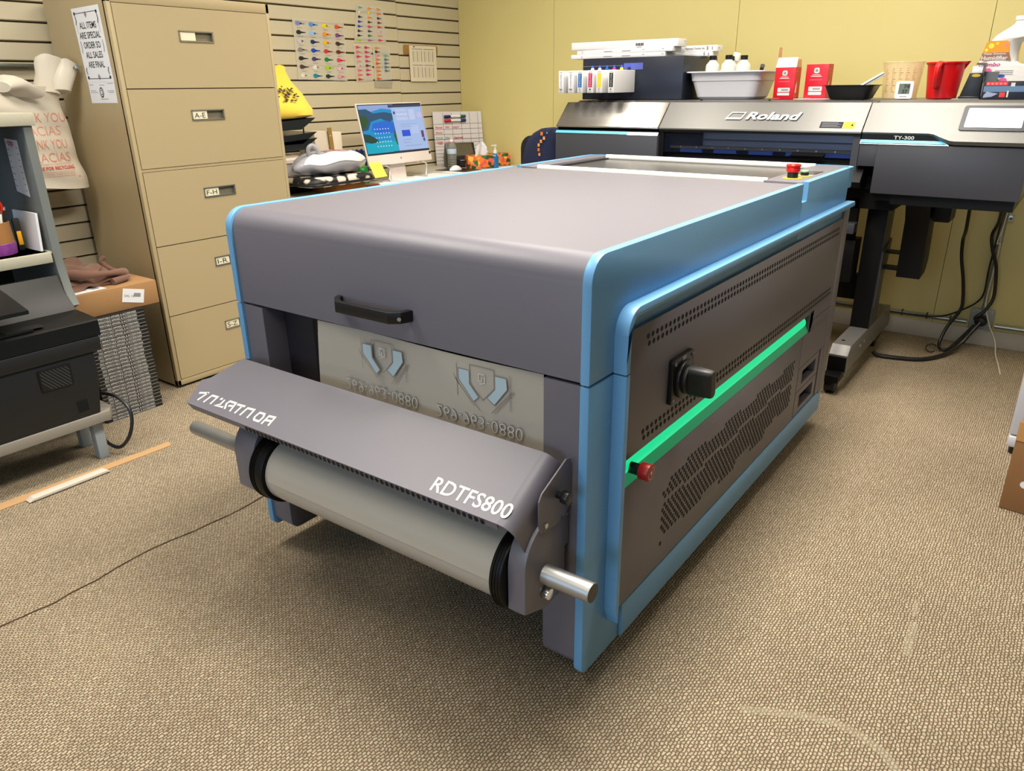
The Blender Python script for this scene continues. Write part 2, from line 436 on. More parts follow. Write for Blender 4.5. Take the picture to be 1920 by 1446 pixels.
# lower side plates
for x0, x1, nm in ((XR0, XR1, 'lower_side_plate'), (XL0, XL1, 'lower_side_plate')):
    b = MB()
    b.prism([(YF, SEAM-0.002)] + arc(YF+0.022, Z0+0.022, 0.022, 180, 270, 6) + [(1.29, Z0), (1.29, SEAM-0.002)], 'x', x0, x1, M_blue, 0.003)
    if x0 < -1.0: b.prism([(1.2905, Z0+0.004), (2.9, Z0+0.004), (2.9, SEAM-0.002), (1.2905, SEAM-0.002)], 'x', x0+0.004, x1-0.005, M_blue)
    b.build(nm, oven)
# left blue cover outside is hidden; front posts
for x0, x1 in ((XL1+0.001, -1.64), (-0.760, XR0-0.002)):
    b = MB()
    b.prism([(1.131, SEAM-0.004)] + arc(1.131+0.03, 0.08+0.03, 0.03, 180, 270, 6) + [(1.24, 0.08), (1.24, SEAM-0.004)], 'x', x0, x1, M_grey, 0.002)
    b.build('front_post', oven)
# dark chamber
M_inner = mat('oven_inner_panel', (34, 33, 40), 0.5)
b = MB()
b.box(-1.64, -0.76, 1.42, 2.90, 0.14, SEAM-0.004, M_dark); b.box(-1.70, -1.636, 1.24, 1.42, 0.12, SEAM-0.004, M_inner); b.box(-0.764, -0.69, 1.24, 1.42, 0.12, SEAM-0.004, M_inner)
b.build('chamber', oven)
b = MB(); b.box(-1.636, -1.50, 1.195, 1.20, 0.45, SEAM-0.004, M_inner); b.build('inner_panel', oven)
b = MB(); b.box(-1.50, -1.452, 1.176, 1.196, 0.45, SEAM-0.004, M_black, 0.002)
for zz in (0.70, 0.56): b.cyl((-1.475, 1.172, zz), (-1.475, 1.177, zz), 0.005, M_chrome, seg=12)
b.build('film_guide', oven)
# front cross rail low between the posts
b = MB(); b.box(-1.64, -0.76, 1.36, 1.42, 0.12, 0.30, M_dark); b.build('cross_rail', oven)
# handle on the lid
b = MB()
hp = [(-1.338, 1.131), (-1.330, 1.112), (-1.298, 1.085), (-1.132, 1.085), (-1.108, 1.102), (-1.100, 1.131), (-1.116, 1.131), (-1.122, 1.112), (-1.140, 1.100), (-1.292, 1.100), (-1.316, 1.118), (-1.322, 1.131)]
b.prism(hp, 'z', 0.806, 0.832, M_black, 0.002)
h = b.build('handle', lid, angle=25)
b = MB(); b.cyl((-1.113, 1.104, 0.819), (-1.106, 1.094, 0.819), 0.0045, M_chrome, seg=12); b.build('screw', h)
# raised blue frame on the right side
b = MB()
b.prism([(1.216, SEAM+0.0015), (1.216, 0.838)] + arc(1.216+0.05, 0.836, 0.05, 180, 90, 8) + [(2.905, 0.886), (2.912, 0.880), (2.912, 0.868), (1.262, 0.868)] + arc(1.262, 0.838, 0.03, 90, 180, 6) + [(1.232, SEAM+0.0015)], 'x', XR1-0.001, -0.623, M_blue, 0.003)
b.build('side_frame', oven, angle=40)
b = MB(); b.prism([(1.216, SEAM-0.0015), (1.232, SEAM-0.0015), (1.232, 0.155), (1.216, 0.195)], 'x', XR1-0.001, -0.623, M_blue, 0.003); b.build('side_frame_post', oven)
# skirt
b = MB()
b.prism([(1.292, Z0), (2.922, Z0), (2.922, 0.135), (2.912, 0.16), (1.292, 0.16)], 'x', -0.668, -0.646, M_blue, 0.003)
b.build('side_skirt', oven)
# recess
b = MB(); b.box(-0.76, -0.705, 1.225, 2.915, 0.075, 0.868, M_dark); b.build('side_recess', oven)
def holes(b, pts, x, r, m):
    for (y, z) in pts:
        b.add([(x, y+r*math.cos(2*PI*k/10), z+r*math.sin(2*PI*k/10)) for k in range(10)], [tuple(range(10))], m)
XD = -0.645
b = MB(); b.box(-0.648, XD, 1.240, 2.868, 0.5415, 0.829, M_grey, 0.0008)
hs = []
for (zz, z2) in ((0.799, 0.782), (0.583, 0.566)):
    for k in range(72):
        y = 1.345 + 0.0208*k
        if y < 2.86: hs.append((y, zz))
        if y+0.0104 < 2.86: hs.append((y+0.006, z2))
hs = [p for p in hs if not (1.455 < p[0] < 1.572 and p[1] < 0.60 and p[1] > 0.61)]
holes(b, hs, XD+0.0006, 0.0062, M_dark)
ud = b.build('upper_door', oven)
# switch on the upper door
b = MB(); b.prism(rrect(1.456, 1.568, 0.604, 0.712, 0.008), 'x', XD, XD+0.012, M_black, 0.001)
for yy, zz in ((1.466, 0.614), (1.558, 0.614), (1.466, 0.702), (1.558, 0.702)): b.cyl((XD+0.0118, yy, zz), (XD+0.0145, yy, zz), 0.004, M_greyp, seg=10)
b.cyl((XD+0.0118, 1.512, 0.655), (XD+0.022, 1.512, 0.655), 0.046, M_black, seg=36, bev=0.002)
b.rect(1.503, 0.700, 0.018, 0.010, (XD+0.0124, 0, 0), Y, Z, M_letter)
sw = b.build('power_switch', oven)
b = MB()
M_knob = mat('knob_black', (30, 29, 30), 0.45)
b.cyl((XD+0.022, 1.512, 0.655), (XD+0.032, 1.512, 0.655), 0.034, M_knob, seg=32, bev=0.002)
b.M = rot_at((0, 1.512, 0.655), rx=math.radians(10))
b.loft([[Vector((XD+0.03+dx, yy*k, zz*k2)) for yy, zz in rrect(-0.016, 0.016, -0.036, 0.036, 0.012)] for dx, k, k2 in ((0, 1.1, 1.0), (0.03, 0.95, 0.98), (0.05, 0.85, 0.95), (0.055, 0.7, 0.88))], M_knob)
b.M = None
b.build('switch_knob', sw)
# lower door with its perforated field
b = MB(); b.box(-0.668, XD, 1.240, 2.545, 0.166, 0.4755, M_grey, 0.0015)
hs = []
def tri(t): t = t % 1.0; return 2*t if t < 0.5 else 2-2*t
r = 0
z = 0.226
while z < 0.418:
    y = 1.478 + (0.0105 if r % 2 else 0)
    while y < 2.482:
        t = (y-1.478)/0.25; st = 0.012*(int(t*2) % 2)
        hi = 0.398+st+(0.0 if t > 0.2 else -0.03*(0.2-t)/0.2); gap = 0.333+0.012*((int(t*2+1)) % 2); lo = 0.250-st-0.012*min(1, t)+(0.012 if y > 2.3 else 0)
        if lo <= z <= hi and abs(z-gap) > 0.0085 or (r == 0 and y < 1.479): hs.append((y, z))
        y += 0.021
    z += 0.0118; r += 1
holes(b, hs, XD+0.0006, 0.0058, M_dark)
b.build('lower_door', oven)
# panel beside the lower door with two recessed sockets
b = MB()
def plate_hole(b, y0, y1, z0, z1, hy0, hy1, hz0, hz1):
    b.box(-0.668, XD, y0, hy0, z0, z1, M_grey); b.box(-0.668, XD, hy1, y1, z0, z1, M_grey)
    b.box(-0.668, XD, hy0, hy1, z0, hz0, M_grey); b.box(-0.668, XD, hy0, hy1, hz1, z1, M_grey)
plate_hole(b, 2.549, 2.803, 0.264, 0.352, 2.60, 2.765, 0.283, 0.332)
plate_hole(b, 2.549, 2.803, 0.172, 0.261, 2.60, 2.765, 0.190, 0.240)
b.box(-0.668, XD, 2.547, 2.868, 0.355, 0.4755, M_grey); b.box(-0.668, XD, 2.822, 2.868, 0.166, 0.353, M_grey)
b.build('socket_panel', oven, smooth=False)
b = MB(); b.box(-0.675, XD, 2.871, 2.945, 0.150, 0.866, M_grey, 0.0015); b.build('rear_column', oven)
# light channel and status light
M_chan = mat('channel_green_spill', (10, 120, 80), 0.35, emit=(0, 140, 92), estr=0.55)  # tube's green spill on the lower edge, put into colour and weak emission
M_chan2 = mat('channel_end_teal', (14, 96, 80), 0.35)
b = MB()
b.box(-0.705, -0.664, 1.240, 2.645, 0.476, 0.541, M_dark)

b.prism([(2.64, 0.474), (2.868, 0.474), (2.868, 0.5075), (2.64, 0.5075)], 'x', -0.668, XD, M_grey, 0.0)
b.prism([(2.64, 0.5095), (2.868, 0.5095), (2.868, 0.542), (2.64, 0.542)], 'x', -0.668, XD, M_grey, 0.0)
b.prism(list(reversed(arc(2.606, 0.508, 0.034, -90, 90, 8))) + [(2.60, 0.542), (2.60, 0.5445), (2.642, 0.5445), (2.642, 0.472), (2.60, 0.472)], 'x', -0.668, XD, M_grey)
b.build('light_channel', oven)
M_green = mat('green_led_tube', (4, 50, 40), 0.4, emit=(0, 226, 150), estr=0.95)
b = MB()
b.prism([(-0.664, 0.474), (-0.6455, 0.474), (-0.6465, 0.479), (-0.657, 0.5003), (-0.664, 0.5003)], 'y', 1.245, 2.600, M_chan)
b.build('channel_glow', oven)
b = MB(); b.prism([(2.557, 0.474), (2.602, 0.474)] + arc(2.602, 0.508, 0.034, -90, 90, 8) + [(2.602, 0.541), (2.557, 0.541)], 'x', -0.664, -0.658, M_chan2); b.build('light_end', oven)
b = MB(); b.prism([(-0.661, 0.5005)] + [(-0.661+0.016*math.sin(math.radians(a)), 0.519-0.0185*math.cos(math.radians(a))) for a in range(15, 176, 20)] + [(-0.661, 0.5375)], 'y', 1.262, 2.556, M_green)
b.build('status_light', oven, angle=60)
# small red stop button at the near end of the strip
M_redd = mat('dark_red_button', (150, 24, 20), 0.35)
b = MB(); b.cyl((-0.664, 1.300, 0.515), (-0.622, 1.300, 0.515), 0.013, M_black); b.build('button_stem', oven)
b = MB(); b.cyl((-0.623, 1.300, 0.515), (-0.598, 1.300, 0.515), 0.0195, M_redd, bev=0.003, seg=32)
for k in range(24):
    a = 2*PI*k/24+0.2
    a2 = a+0.22
    b.add([(-0.5978, 1.300+0.0145*math.cos(t), 0.515+0.0145*math.sin(t)) for t in (a, a2)] + [(-0.5978, 1.300+0.0133*math.cos(t), 0.515+0.0133*math.sin(t)) for t in (a2, a)], [(0, 1, 2, 3)], M_letter)
b.cyl((-0.5979, 1.300, 0.515), (-0.5976, 1.300, 0.515), 0.004, M_letter, seg=12)
b.build('stop_button', oven)
# rear deck
b = MB()
b.box(XL1, -1.657, 2.403, 2.955, 0.93, 0.9975, M_grey, 0.002); b.box(-0.792, XR0, 2.403, 2.955, 0.93, 0.9975, M_grey, 0.002)
b.box(XL1, XR0, 2.352, 2.403, 0.88, 0.93, M_grey); b.box(XL1, XR0, 2.352, 2.955, 0.75, 0.93, M_dark); b.box(-1.74, -0.68, 2.90, 2.955, 0.12, 0.93, M_grey, 0.002)
b.build('rear_deck', oven)
# blue rear rim, rounded in plan
b = MB()
b.prism([(XR1, 2.89)] + arc(-0.685, 2.928, 0.034, 0, 90, 6) + [(-0.79, 2.962), (-0.79, 2.955)] + [(-0.685, 2.955), (-0.667, 2.94), (-0.667, 2.89)], 'z', 0.93, TOP, M_blue)
b.build('rear_rim', oven); b = MB()
b.prism([(XL0, 2.89), (XL1, 2.89), (XL1, 2.94), (-1.71, 2.955), (-1.657, 2.955), (-1.657, 2.962), (-1.70, 2.962), (-1.735, 2.94)], 'z', 0.93, TOP, M_blue)
b.build('rear_rim', oven)
M_beltm = mat('mesh_belt', (70, 69, 70), 0.26, 0.2, mottle=0.25, mscale=14, bump=0.12, bscale=26)
b = MB(); b.box(-1.655, -0.794, 2.43, 2.935, 0.95, 0.985, M_beltm); b.build('conveyor_belt', oven)
b = MB(); b.box(-1.665, -1.640, 2.43, 2.935, 0.952, 0.990, M_black); b.build('belt_edge', oven)
for yy in (2.425, 2.945):
    b = MB(); b.cyl((-1.655, yy, 0.992), (-0.785, yy, 0.992), 0.0115, mat('white_roller', (236, 234, 226), 0.4)); b.build('roller', oven)
# emergency stop, green button and display on the deck
M_yel = mat('yellow_label', (236, 208, 40), 0.5)
b = MB(); b.cyl((-0.733, 2.500, 0.9975), (-0.733, 2.500, 0.999), 0.030, M_yel); b.build('yellow_plate', oven); b = MB(); b.cyl((-0.720, 2.585, 0.9975), (-0.720, 2.585, 0.999), 0.024, M_yel); b.build('yellow_plate', oven)
b = MB(); b.cyl((-0.733, 2.500, 0.999), (-0.733, 2.500, 1.016), 0.0165, M_black); es = b.build('stop_button_base', oven)
b = MB(); b.lathe([(0.016, 1.016), (0.0205, 1.019), (0.021, 1.028), (0.0195, 1.031), (0.0225, 1.034), (0.0225, 1.038), (0.020, 1.041), (0, 1.0425)], (-0.733, 2.500, 0), M_red); b.build('emergency_stop', oven)
b = MB(); b.cyl((-0.720, 2.585, 0.999), (-0.720, 2.585, 1.008), 0.013, M_black); b.cyl((-0.720, 2.585, 1.008), (-0.720, 2.585, 1.015), 0.0115, mat('green_button', (150, 200, 150), 0.4), bev=0.002); b.build('start_button', oven)
b = MB(); b.box(-0.764, -0.700, 2.64, 2.73, 0.9975, 0.9985, mat('display_glass', (70, 68, 72), 0.12)); b.box(-0.706, -0.700, 2.64, 2.73, 0.9985, 0.9992, M_black); b.build('display', oven)
# deflector tray in front
TS = Vector((0, 0.15, 0.085)).normalized()
def tray(x, s, d=0.0): # point on the tray plane: s along the slope from the front edge, d normal offset
    n = Vector((0, -0.085, 0.15)).normalized(); p = Vector((x, 0.94, 0.527)) + TS*s + n*d; return p
SL = 0.1745
b = MB()
out = [(-1.744, 0.0), (-1.768, 0.075), (-1.745, 0.088), (-1.696, SL), (-0.735, SL)]
top = [tray(x, s) for x, s in out]; bot = [tray(x, s, -0.003) for x, s in out]
right = []
for s_ in (SL, 0.10, 0.04, 0.0):
    right.append(s_)
# flat sheet to x=-0.735, then a rounded bend down to the cheek
main = [(-1.744, 0.0), (-0.735, 0.0), (-0.735, SL), (-1.696, SL), (-1.745, 0.088), (-1.768, 0.075)]
n = len(main); vs = [tray(x, s) for x, s in main] + [tray(x, s, -0.003) for x, s in main]
b.add(vs, [tuple(range(n)), tuple(reversed(range(n, 2*n)))] + [(i, n+i, n+(i+1) % n, (i+1) % n) for i in range(n) if i != 1], M_grey)
def bend(u, v):
    R = 0.034; L = R*math.radians(88); t = u*(L+0.052)
    if t < L:
        a = t/R; return tray(-0.735 + R*math.sin(a), v*SL, -R*(1-math.cos(a)))
    a = math.radians(88); e = t-L
    return tray(-0.735 + R*math.sin(a)+e*math.cos(a), v*SL, -R*(1-math.cos(a))-e*math.sin(a)*(1.0 if v < 0.5 else 1.0-0.9*(v-0.5)*2))
b.grid(bend, 14, 6, M_grey, 0.003)
# front lip folded down and back, with a row of slots
ln = Vector((0, 0.006, -0.017))
p0 = [tray(-1.744, 0), tray(-0.70, -0.002)]
b.add([tray(-1.744, 0), tray(-0.735, 0), tray(-0.735, 0)+ln, tray(-1.730, 0)+ln], [(0, 1, 2, 3)], M_grey)
b.add([tray(-1.744, 0)+Vector((0, 0.003, 0)), tray(-0.735, 0)+Vector((0, 0.003, 0)), tray(-0.735, 0)+ln*1.0+Vector((0, 0.003, 0)), tray(-1.730, 0)+ln+Vector((0, 0.003, 0))], [(3, 2, 1, 0)], M_grey)
lu = ln.normalized(); on = Vector((0, -0.0012, -0.0012))
for k in range(50):
    x = -1.50 + 0.0148*k
    b.rect(x, 0.003, 0.0085, 0.012, tray(0, 0)+on, X, lu, M_dark)
tr = b.build('deflector_tray', oven, angle=35)
b = MB()
b.text('RDTFS800', tray(-0.913, 0.0155, 0.0006), X, TS, 0.0335, M_letter, bold=0.014, width=0.193)
b.build('lettering', tr, smooth=False); b = MB()
S1 = [[(-1.733, 0.0375), (-1.699, 0.0465)], [(-1.703, 0.0455), (-1.716, 0.017)]], [[(-1.690, 0.017), (-1.682, 0.043), (-1.659, 0.044), (-1.663, 0.019)]], \
     [[(-1.646, 0.042), (-1.637, 0.044)], [(-1.628, 0.044), (-1.629, 0.028), (-1.643, 0.020), (-1.612, 0.0235)]], [[(-1.580, 0.019), (-1.583, 0.0455), (-1.608, 0.045), (-1.612, 0.036), (-1.602, 0.020)], [(-1.600, 0.032), (-1.586, 0.036)]], \
     [[(-1.576, 0.044), (-1.546, 0.046)], [(-1.556, 0.045), (-1.560, 0.019)]], [[(-1.539, 0.019), (-1.534, 0.044), (-1.509, 0.046), (-1.510, 0.019)]], \
     [[(-1.490, 0.028), (-1.486, 0.044), (-1.468, 0.045), (-1.464, 0.036), (-1.466, 0.022), (-1.484, 0.0215), (-1.490, 0.028)]], [[(-1.453, 0.018), (-1.450, 0.044), (-1.429, 0.046), (-1.429, 0.020)], [(-1.451, 0.031), (-1.429, 0.034)]]
for g in S1:
    for st in g: b.ribbon(st, 0.0062, tray(0, 0, 0.0006), X, TS, M_letter)
b.build('lettering', tr, smooth=False)
for xs_, nm in ((-0.690, 1), (-1.712, -1)):
    b = MB()
    ck = [(1.126, 0.585), (1.126, 0.497), (1.100, 0.478), (1.092, 0.486), (1.082, 0.474), (1.018, 0.480), (1.012, 0.500), (1.012, 0.552), (1.022, 0.566), (1.106, 0.604), (1.122, 0.600)]
    b.prism(ck, 'x', xs_-0.0015, xs_+0.0015, M_grey)
    ch = b.build('tray_bracket', oven)
    b = MB(); e = 1 if nm > 0 else -1
    b.cyl((xs_, 1.075, 0.540), (xs_+0.016*e, 1.075, 0.540), 0.007, M_black); b.cyl((xs_+0.014*e, 1.075, 0.540), (xs_+0.030*e, 1.075, 0.540), 0.0135, M_black, bev=0.002)
    b.build('thumb_knob', ch)
    b = MB(); b.cyl((xs_, 1.033, 0.492), (xs_+0.005*e, 1.033, 0.492), 0.0055, M_steel, seg=14); b.build('screw', ch)
M_flg = mat('flange_black', (5, 5, 6), 0.45, spec=0.3)
# roll holders
RY, RZ = 1.04, 0.376
for x0, x1, e in ((-0.734, -0.692, 1), (-1.610, -1.530, -1)):
    b = MB()
    hp = [(1.112, 0.497), (1.080, 0.497)] + arc(1.055, 0.412, 0.085, 90, 180, 8) + [(0.970, 0.318), (1.04, 0.292), (1.112, 0.30)]
    b.prism(hp, 'x', x0, x1, M_grey, 0.0025)
    ho = b.build('roll_holder', oven)
    b = MB(); b.box(x0+0.004, x1-0.002, 1.1125, 1.130, 0.40, 0.47, M_grey, 0.002); b.box(x1-0.004, x1-0.001, 1.085, 1.1125, 0.415, 0.46, M_grey, 0.001)
    b.build('mount_plate', ho)
    b = MB(); xe = x1 if e > 0 else x0
    b.cyl((xe, 1.035, 0.335), (xe+0.016*e, 1.035, 0.335), 0.0125, M_chrome, seg=14, bev=0.002); b.build('lock_screw', ho)
# casters
for cx_, cy_ in ((-0.72, 2.80), (-0.74, 1.50), (-1.66, 2.80), (-1.66, 1.50)):
    b = MB(); b.box(cx_-0.03, cx_+0.03, cy_-0.03, cy_+0.03, 0.082, 0.125, M_dark); b.cyl((cx_-0.013, cy_, 0.032), (cx_+0.013, cy_, 0.032), 0.032, M_black, bev=0.003)
    b.prism([(cy_-0.03, 0.085), (cy_+0.03, 0.085), (cy_+0.012, 0.03), (cy_-0.012, 0.03)], 'x', cx_+0.016, cx_+0.02, M_steel); b.prism([(cy_-0.03, 0.085), (cy_+0.03, 0.085), (cy_+0.012, 0.03), (cy_-0.012, 0.03)], 'x', cx_-0.02, cx_-0.016, M_steel)
    b.build('caster', oven)

# ================================================================== FILM ROLL
roll = thing('film_roll', 'roll of greyish transfer film on a steel shaft hanging below the front tray', 'film roll', (-1.2, RY, RZ-0.1))
M_film = mat('transfer_film', (176, 170, 160), 0.30, coat=0.4, mottle=0.04, mscale=3)
b = MB(); b.cyl((-1.905, RY, RZ), (-0.583, RY, RZ), 0.0205, brushed_mat('shaft_steel', (176, 176, 174), 0.45, 0.85), bev=0.002)
sh = b.build('shaft', roll)
b = MB(); b.cyl((-0.584, RY, RZ), (-0.5825, RY, RZ), 0.0195, M_black); b.build('end_cap', sh)
for x0, x1 in ((-0.765, -0.736), (-1.528, -1.475)):
    b = MB(); b.cyl((x0, RY, RZ), (x1, RY, RZ), 0.093, M_flg, seg=48, bev=0.004)
    for k in range(3): b.cyl((x0+0.007+0.007*k, RY, RZ), (x0+0.009+0.007*k, RY, RZ), 0.0945, M_flg, seg=48)
    b.build('flange', roll)
b = MB(); b.cyl((-1.474, RY, RZ), (-0.766, RY, RZ), 0.082, M_film, seg=96); fw = b.build('wound_film', roll, angle=50)
b = MB()
path = [(1.14, 0.752), (1.14, 0.70), (1.141, 0.64), (1.143, 0.58), (1.140, 0.53), (1.125, 0.487)] + [(RY+0.0835*math.cos(math.radians(a)), RZ+0.0835*math.sin(math.radians(a))) for a in (60, 80, 100, 120, 140, 160, 180)]
def fsheet(u, v):
    t = v*(len(path)-1); i = min(int(t), len(path)-2); f = t-i
    y = path[i][0]*(1-f)+path[i+1][0]*f; z = path[i][1]*(1-f)+path[i+1][1]*f
    x0 = -1.432 - 0.030*min(1, max(0, (0.75-z)/0.25)); x1 = -0.7665
    w = 0.004*math.sin(u*7)*(1 if z > 0.55 else 0)
    return (x0+(x1-x0)*u, y+w, z)
b.grid(fsheet, 24, 36, M_film, 0.0008); fs = b.build('film_sheet', roll, angle=60)
# prints on the film: flipped number and faint shield emblem, twice
M_ink = mat('clear_ink', (132, 126, 118), 0.4); M_inkb = mat('pale_blue_ink', (172, 194, 204), 0.4)
M_inkl = mat('pale_ink', (196, 192, 186), 0.4)
FO = Vector((0, 1.1345, 0))
def fy(pts): return pts
for dx in (0.0, 0.293):
    o = FO + Vector((dx, 0, 0)); b = MB()
    c = -1.212
    sh_ = [(c-0.030, 0.738), (c+0.034, 0.738), (c+0.034, 0.696), (c+0.003, 0.664), (c-0.030, 0.696)]
    lw = [(c-0.062, 0.724), (c-0.032, 0.724), (c-0.032, 0.694), (c-0.008, 0.668), (c-0.022, 0.655), (c-0.062, 0.700)]
    rw = [(c+0.036, 0.726), (c+0.066, 0.726), (c+0.068, 0.702), (c+0.034, 0.660), (c+0.014, 0.672), (c+0.036, 0.696)]
    b.poly(lw, o, X, Z, M_inkb); b.poly(rw, o, X, Z, M_inkb)
    for q in (sh_, lw, rw): b.ribbon(q, 0.0018, o+Vector((0, -0.0004, 0)), X, Z, M_ink, closed=True)
    gg = [(c+0.012, 0.722), (c-0.006, 0.722), (c-0.006, 0.706), (c+0.002, 0.706), (c+0.002, 0.714)]
    b.ribbon(gg, 0.003, o+Vector((0, -0.0006, 0)), X, Z, M_inkl)
    b.ribbon([(c+0.010, 0.722), (c+0.010, 0.704), (c-0.004, 0.699)], 0.0026, o+Vector((0, -0.0006, 0)), X, Z, M_inkl)
    for l in ([(c-0.066, 0.735), (c-0.066, 0.66)], [(c+0.075, 0.735), (c+0.075, 0.655)], [(c-0.072, 0.70), (c-0.020, 0.645)], [(c+0.080, 0.70), (c+0.026, 0.640)], [(c+0.086, 0.70), (c+0.034, 0.640)], [(c-0.02, 0.652), (c-0.004, 0.638)], [(c-0.076, 0.708), (c-0.060, 0.686)]):
        b.ribbon(l, 0.0014, o+Vector((0, -0.0004, 0)), X, Z, M_ink)
    b.text('269-963-0880', o+Vector((-1.342, -0.0004, 0.594)), X, Z, 0.030, M_ink, bold=0.012, width=0.236, flip=True)
    b.text('269-963-0880', o+Vector((-1.342, -0.0007, 0.594)), X, Z, 0.030, M_inkl, bold=-0.012, width=0.236, flip=True)
    b.build('film_print', fs, smooth=False)

# ================================================================== WIDE FORMAT PRINTER
M_pbody = mat('printer_charcoal', (62, 63, 70), 0.42)
M_psilver = brushed_mat('printer_silver_panel', (122, 121, 119), 0.42, 0.45)
M_pgloss = brushed_mat('printer_steel_panel', (168, 164, 160), 0.24, 0.85)
M_pdark = mat('printer_black', (7, 7, 9), 0.5, spec=0.25)
M_cyan = mat('cyan_trim', (92, 186, 226), 0.3)
M_trim = mat('satin_trim', (176, 178, 180), 0.3, 0.8)
prn = thing('wide_format_printer', 'wide charcoal and silver film printer on a stand against the yellow wall', 'printer', (-1.2, 3.85, 0))
PY = 3.50
def bevel_panel(x0, x1, m, yl=3.505, zl=1.085, yh=3.62, zh=1.197, th=0.02):
    b = MB(); b.prism([(yl, zl), (yh, zh), (yh+0.05, zh), (yh+0.05, zh-0.03), (yl+0.03, zl-0.008), (yl, zl-0.006)], 'x', x0, x1, m, 0.002); return b
b = MB(); b.box(-2.27, -0.20, 3.66, 4.22, 0.90, 1.185, M_pdark); b.box(-2.2, -0.25, 3.60, 4.10, 0.845, 0.90, M_pdark); b.box(-2.15, -0.62, 3.62, 4.05, 0.76, 0.845, M_pdark); b.box(-0.62, -0.18, 3.52, 4.10, 0.80, 0.845, M_pdark)
b.build('chassis', prn)
b = MB(); b.prism([(3.62, 1.19), (3.66, 1.205), (4.23, 1.206), (4.23, 1.17), (3.62, 1.17)], 'x', -2.235, -1.672, M_pgloss, 0.002)
b.build('top_panel', prn)
b = MB(); b.prism([(3.62, 1.19), (3.66, 1.205), (4.23, 1.206), (4.23, 1.17), (3.62, 1.17)], 'x', -1.669, -0.752, mat('printer_grey_top', (96, 95, 96), 0.35, 0.3), 0.002)
for sx_ in (-1.55, -1.22, -0.82): b.cyl((sx_, 3.665, 1.203), (sx_, 3.665, 1.209), 0.006, M_pdark, seg=10)
b.build('top_panel', prn)
b = MB(); b.prism([(3.62, 1.19), (3.66, 1.205), (4.23, 1.206), (4.23, 1.17), (3.62, 1.17)], 'x', -0.749, -0.19, M_psilver, 0.002)
b.build('top_panel', prn)
# left cover
b = MB()
b.box(-2.281, -1.692, PY, 3.70, 0.74, 1.048, M_pbody, 0.004)
b.prism([(3.512, 1.062), (3.535, 1.085), (3.6, 1.085), (3.6, 1.05), (3.512, 1.05)], 'x', -2.275, -1.70, M_pdark)
b.prism([(3.700, 1.04), (3.515, 1.04), (3.515, 1.09), (3.63, 1.197), (3.70, 1.19)], 'x', -2.279, -2.272, M_pbody)
lc = b.build('left_cover', prn)
bevel_panel(-2.282, -1.694, M_pgloss).build('left_bevel', prn)
b = MB(); b.prism([(3.499, 1.048), (3.512, 1.063), (3.516, 1.063), (3.516, 1.048)], 'x', -2.281, -1.692, M_trim); b.prism([(3.4985, 1.051), (3.509, 1.0625), (3.512, 1.0625), (3.51, 1.05)], 'x', -2.280, -1.86, M_cyan); b.build('trim_strip', lc)
# front lid
fl = bevel_panel(-1.690, -0.770, M_psilver); fl.box(-1.690, -0.770, 3.508, 3.53, 1.068, 1.086, M_pdark)
fl = fl.build('front_lid', prn)
BU = Vector((0, 0.115, 0.112)).normalized()
def bev(x, s, d=0.001):
    return Vector((x, 3.505, 1.085)) + BU*s + Vector((0, -0.112, 0.115)).normalized()*d
b = MB(); b.text('Roland', bev(-1.279, 0.056, 0.0032), X, BU, 0.043, M_print, bold=0.03, width=0.245, shear=0.25); b.text('Roland', bev(-1.282, 0.058, 0.004), X, BU, 0.043, M_letter, bold=0.03, width=0.245, shear=0.25)  # dark offset copy under the pale letters is a painted drop shadow
b.ribbon([(-1.372, 0.063), (-1.355, 0.097), (-1.290, 0.097), (-1.302, 0.063)], 0.005, bev(0, 0, 0.004), X, BU, M_letter, closed=True)
b.poly([(-1.378, 0.055), (-1.372, 0.066), (-1.298, 0.066), (-1.304, 0.055)], bev(0, 0, 0.0045), X, BU, M_letter)
b.build('logo', fl, smooth=False)
b = MB(); b.rect(-0.945, 0.018, 0.092, 0.034, bev(0, 0, 0.001), X, BU, M_print)
for k in range(4): b.rect(-0.938, 0.023+0.007*k, 0.078-0.012*(k % 2), 0.002, bev(0, 0, 0.0016), X, BU, M_greyp)
b.build('warning_label', fl, smooth=False)
b = MB(); b.rect(-0.850, 0.018, 0.046, 0.034, bev(0, 0, 0.001), X, BU, mat('yellow_sticker', (240, 214, 20), 0.5))
b.poly([(-0.815+0.008*math.cos(a*PI/3+0.4)*(1 if a % 2 else 0.45), 0.035+0.010*math.sin(a*PI/3+0.4)*(1 if a % 2 else 0.45)) for a in range(6)], bev(0, 0, 0.0016), X, BU, M_print)
b.build('caution_sticker', fl, smooth=False)
# print window, platen and carriage behind it
b = MB(); b.box(-1.688, -1.665, 3.515, 3.55, 0.90, 1.075, M_pdark); b.build('window_post', prn); b = MB(); b.box(-0.80, -0.772, 3.515, 3.55, 0.90, 1.075, M_pbody); b.build('window_post', prn)
b = MB(); b.box(-1.66, -0.80, 3.60, 3.62, 1.003, 1.075, mat('carriage_rail', (124, 134, 158), 0.35, 0.5)); b.box(-1.66, -0.80, 3.585, 3.60, 1.028, 1.034, mat('rail_line', (66, 74, 96), 0.5)); b.box(-1.66, -1.50, 3.58, 3.60, 1.0, 1.075, M_pdark)
b.build('carriage_rail', prn)
b = MB(); b.box(-1.66, -0.80, 3.58, 3.64, 0.989, 1.002, mat('pinch_bar', (86, 84, 80), 0.45, 0.4)); 
for k in range(10): b.cyl((-1.6+0.08*k, 3.579, 0.996), (-1.6+0.08*k, 3.576, 0.996), 0.004, M_steel, seg=8)
b.build('pinch_bar', prn)
b = MB(); M_pbl = mat('pinch_blue', (22, 54, 132), 0.4)
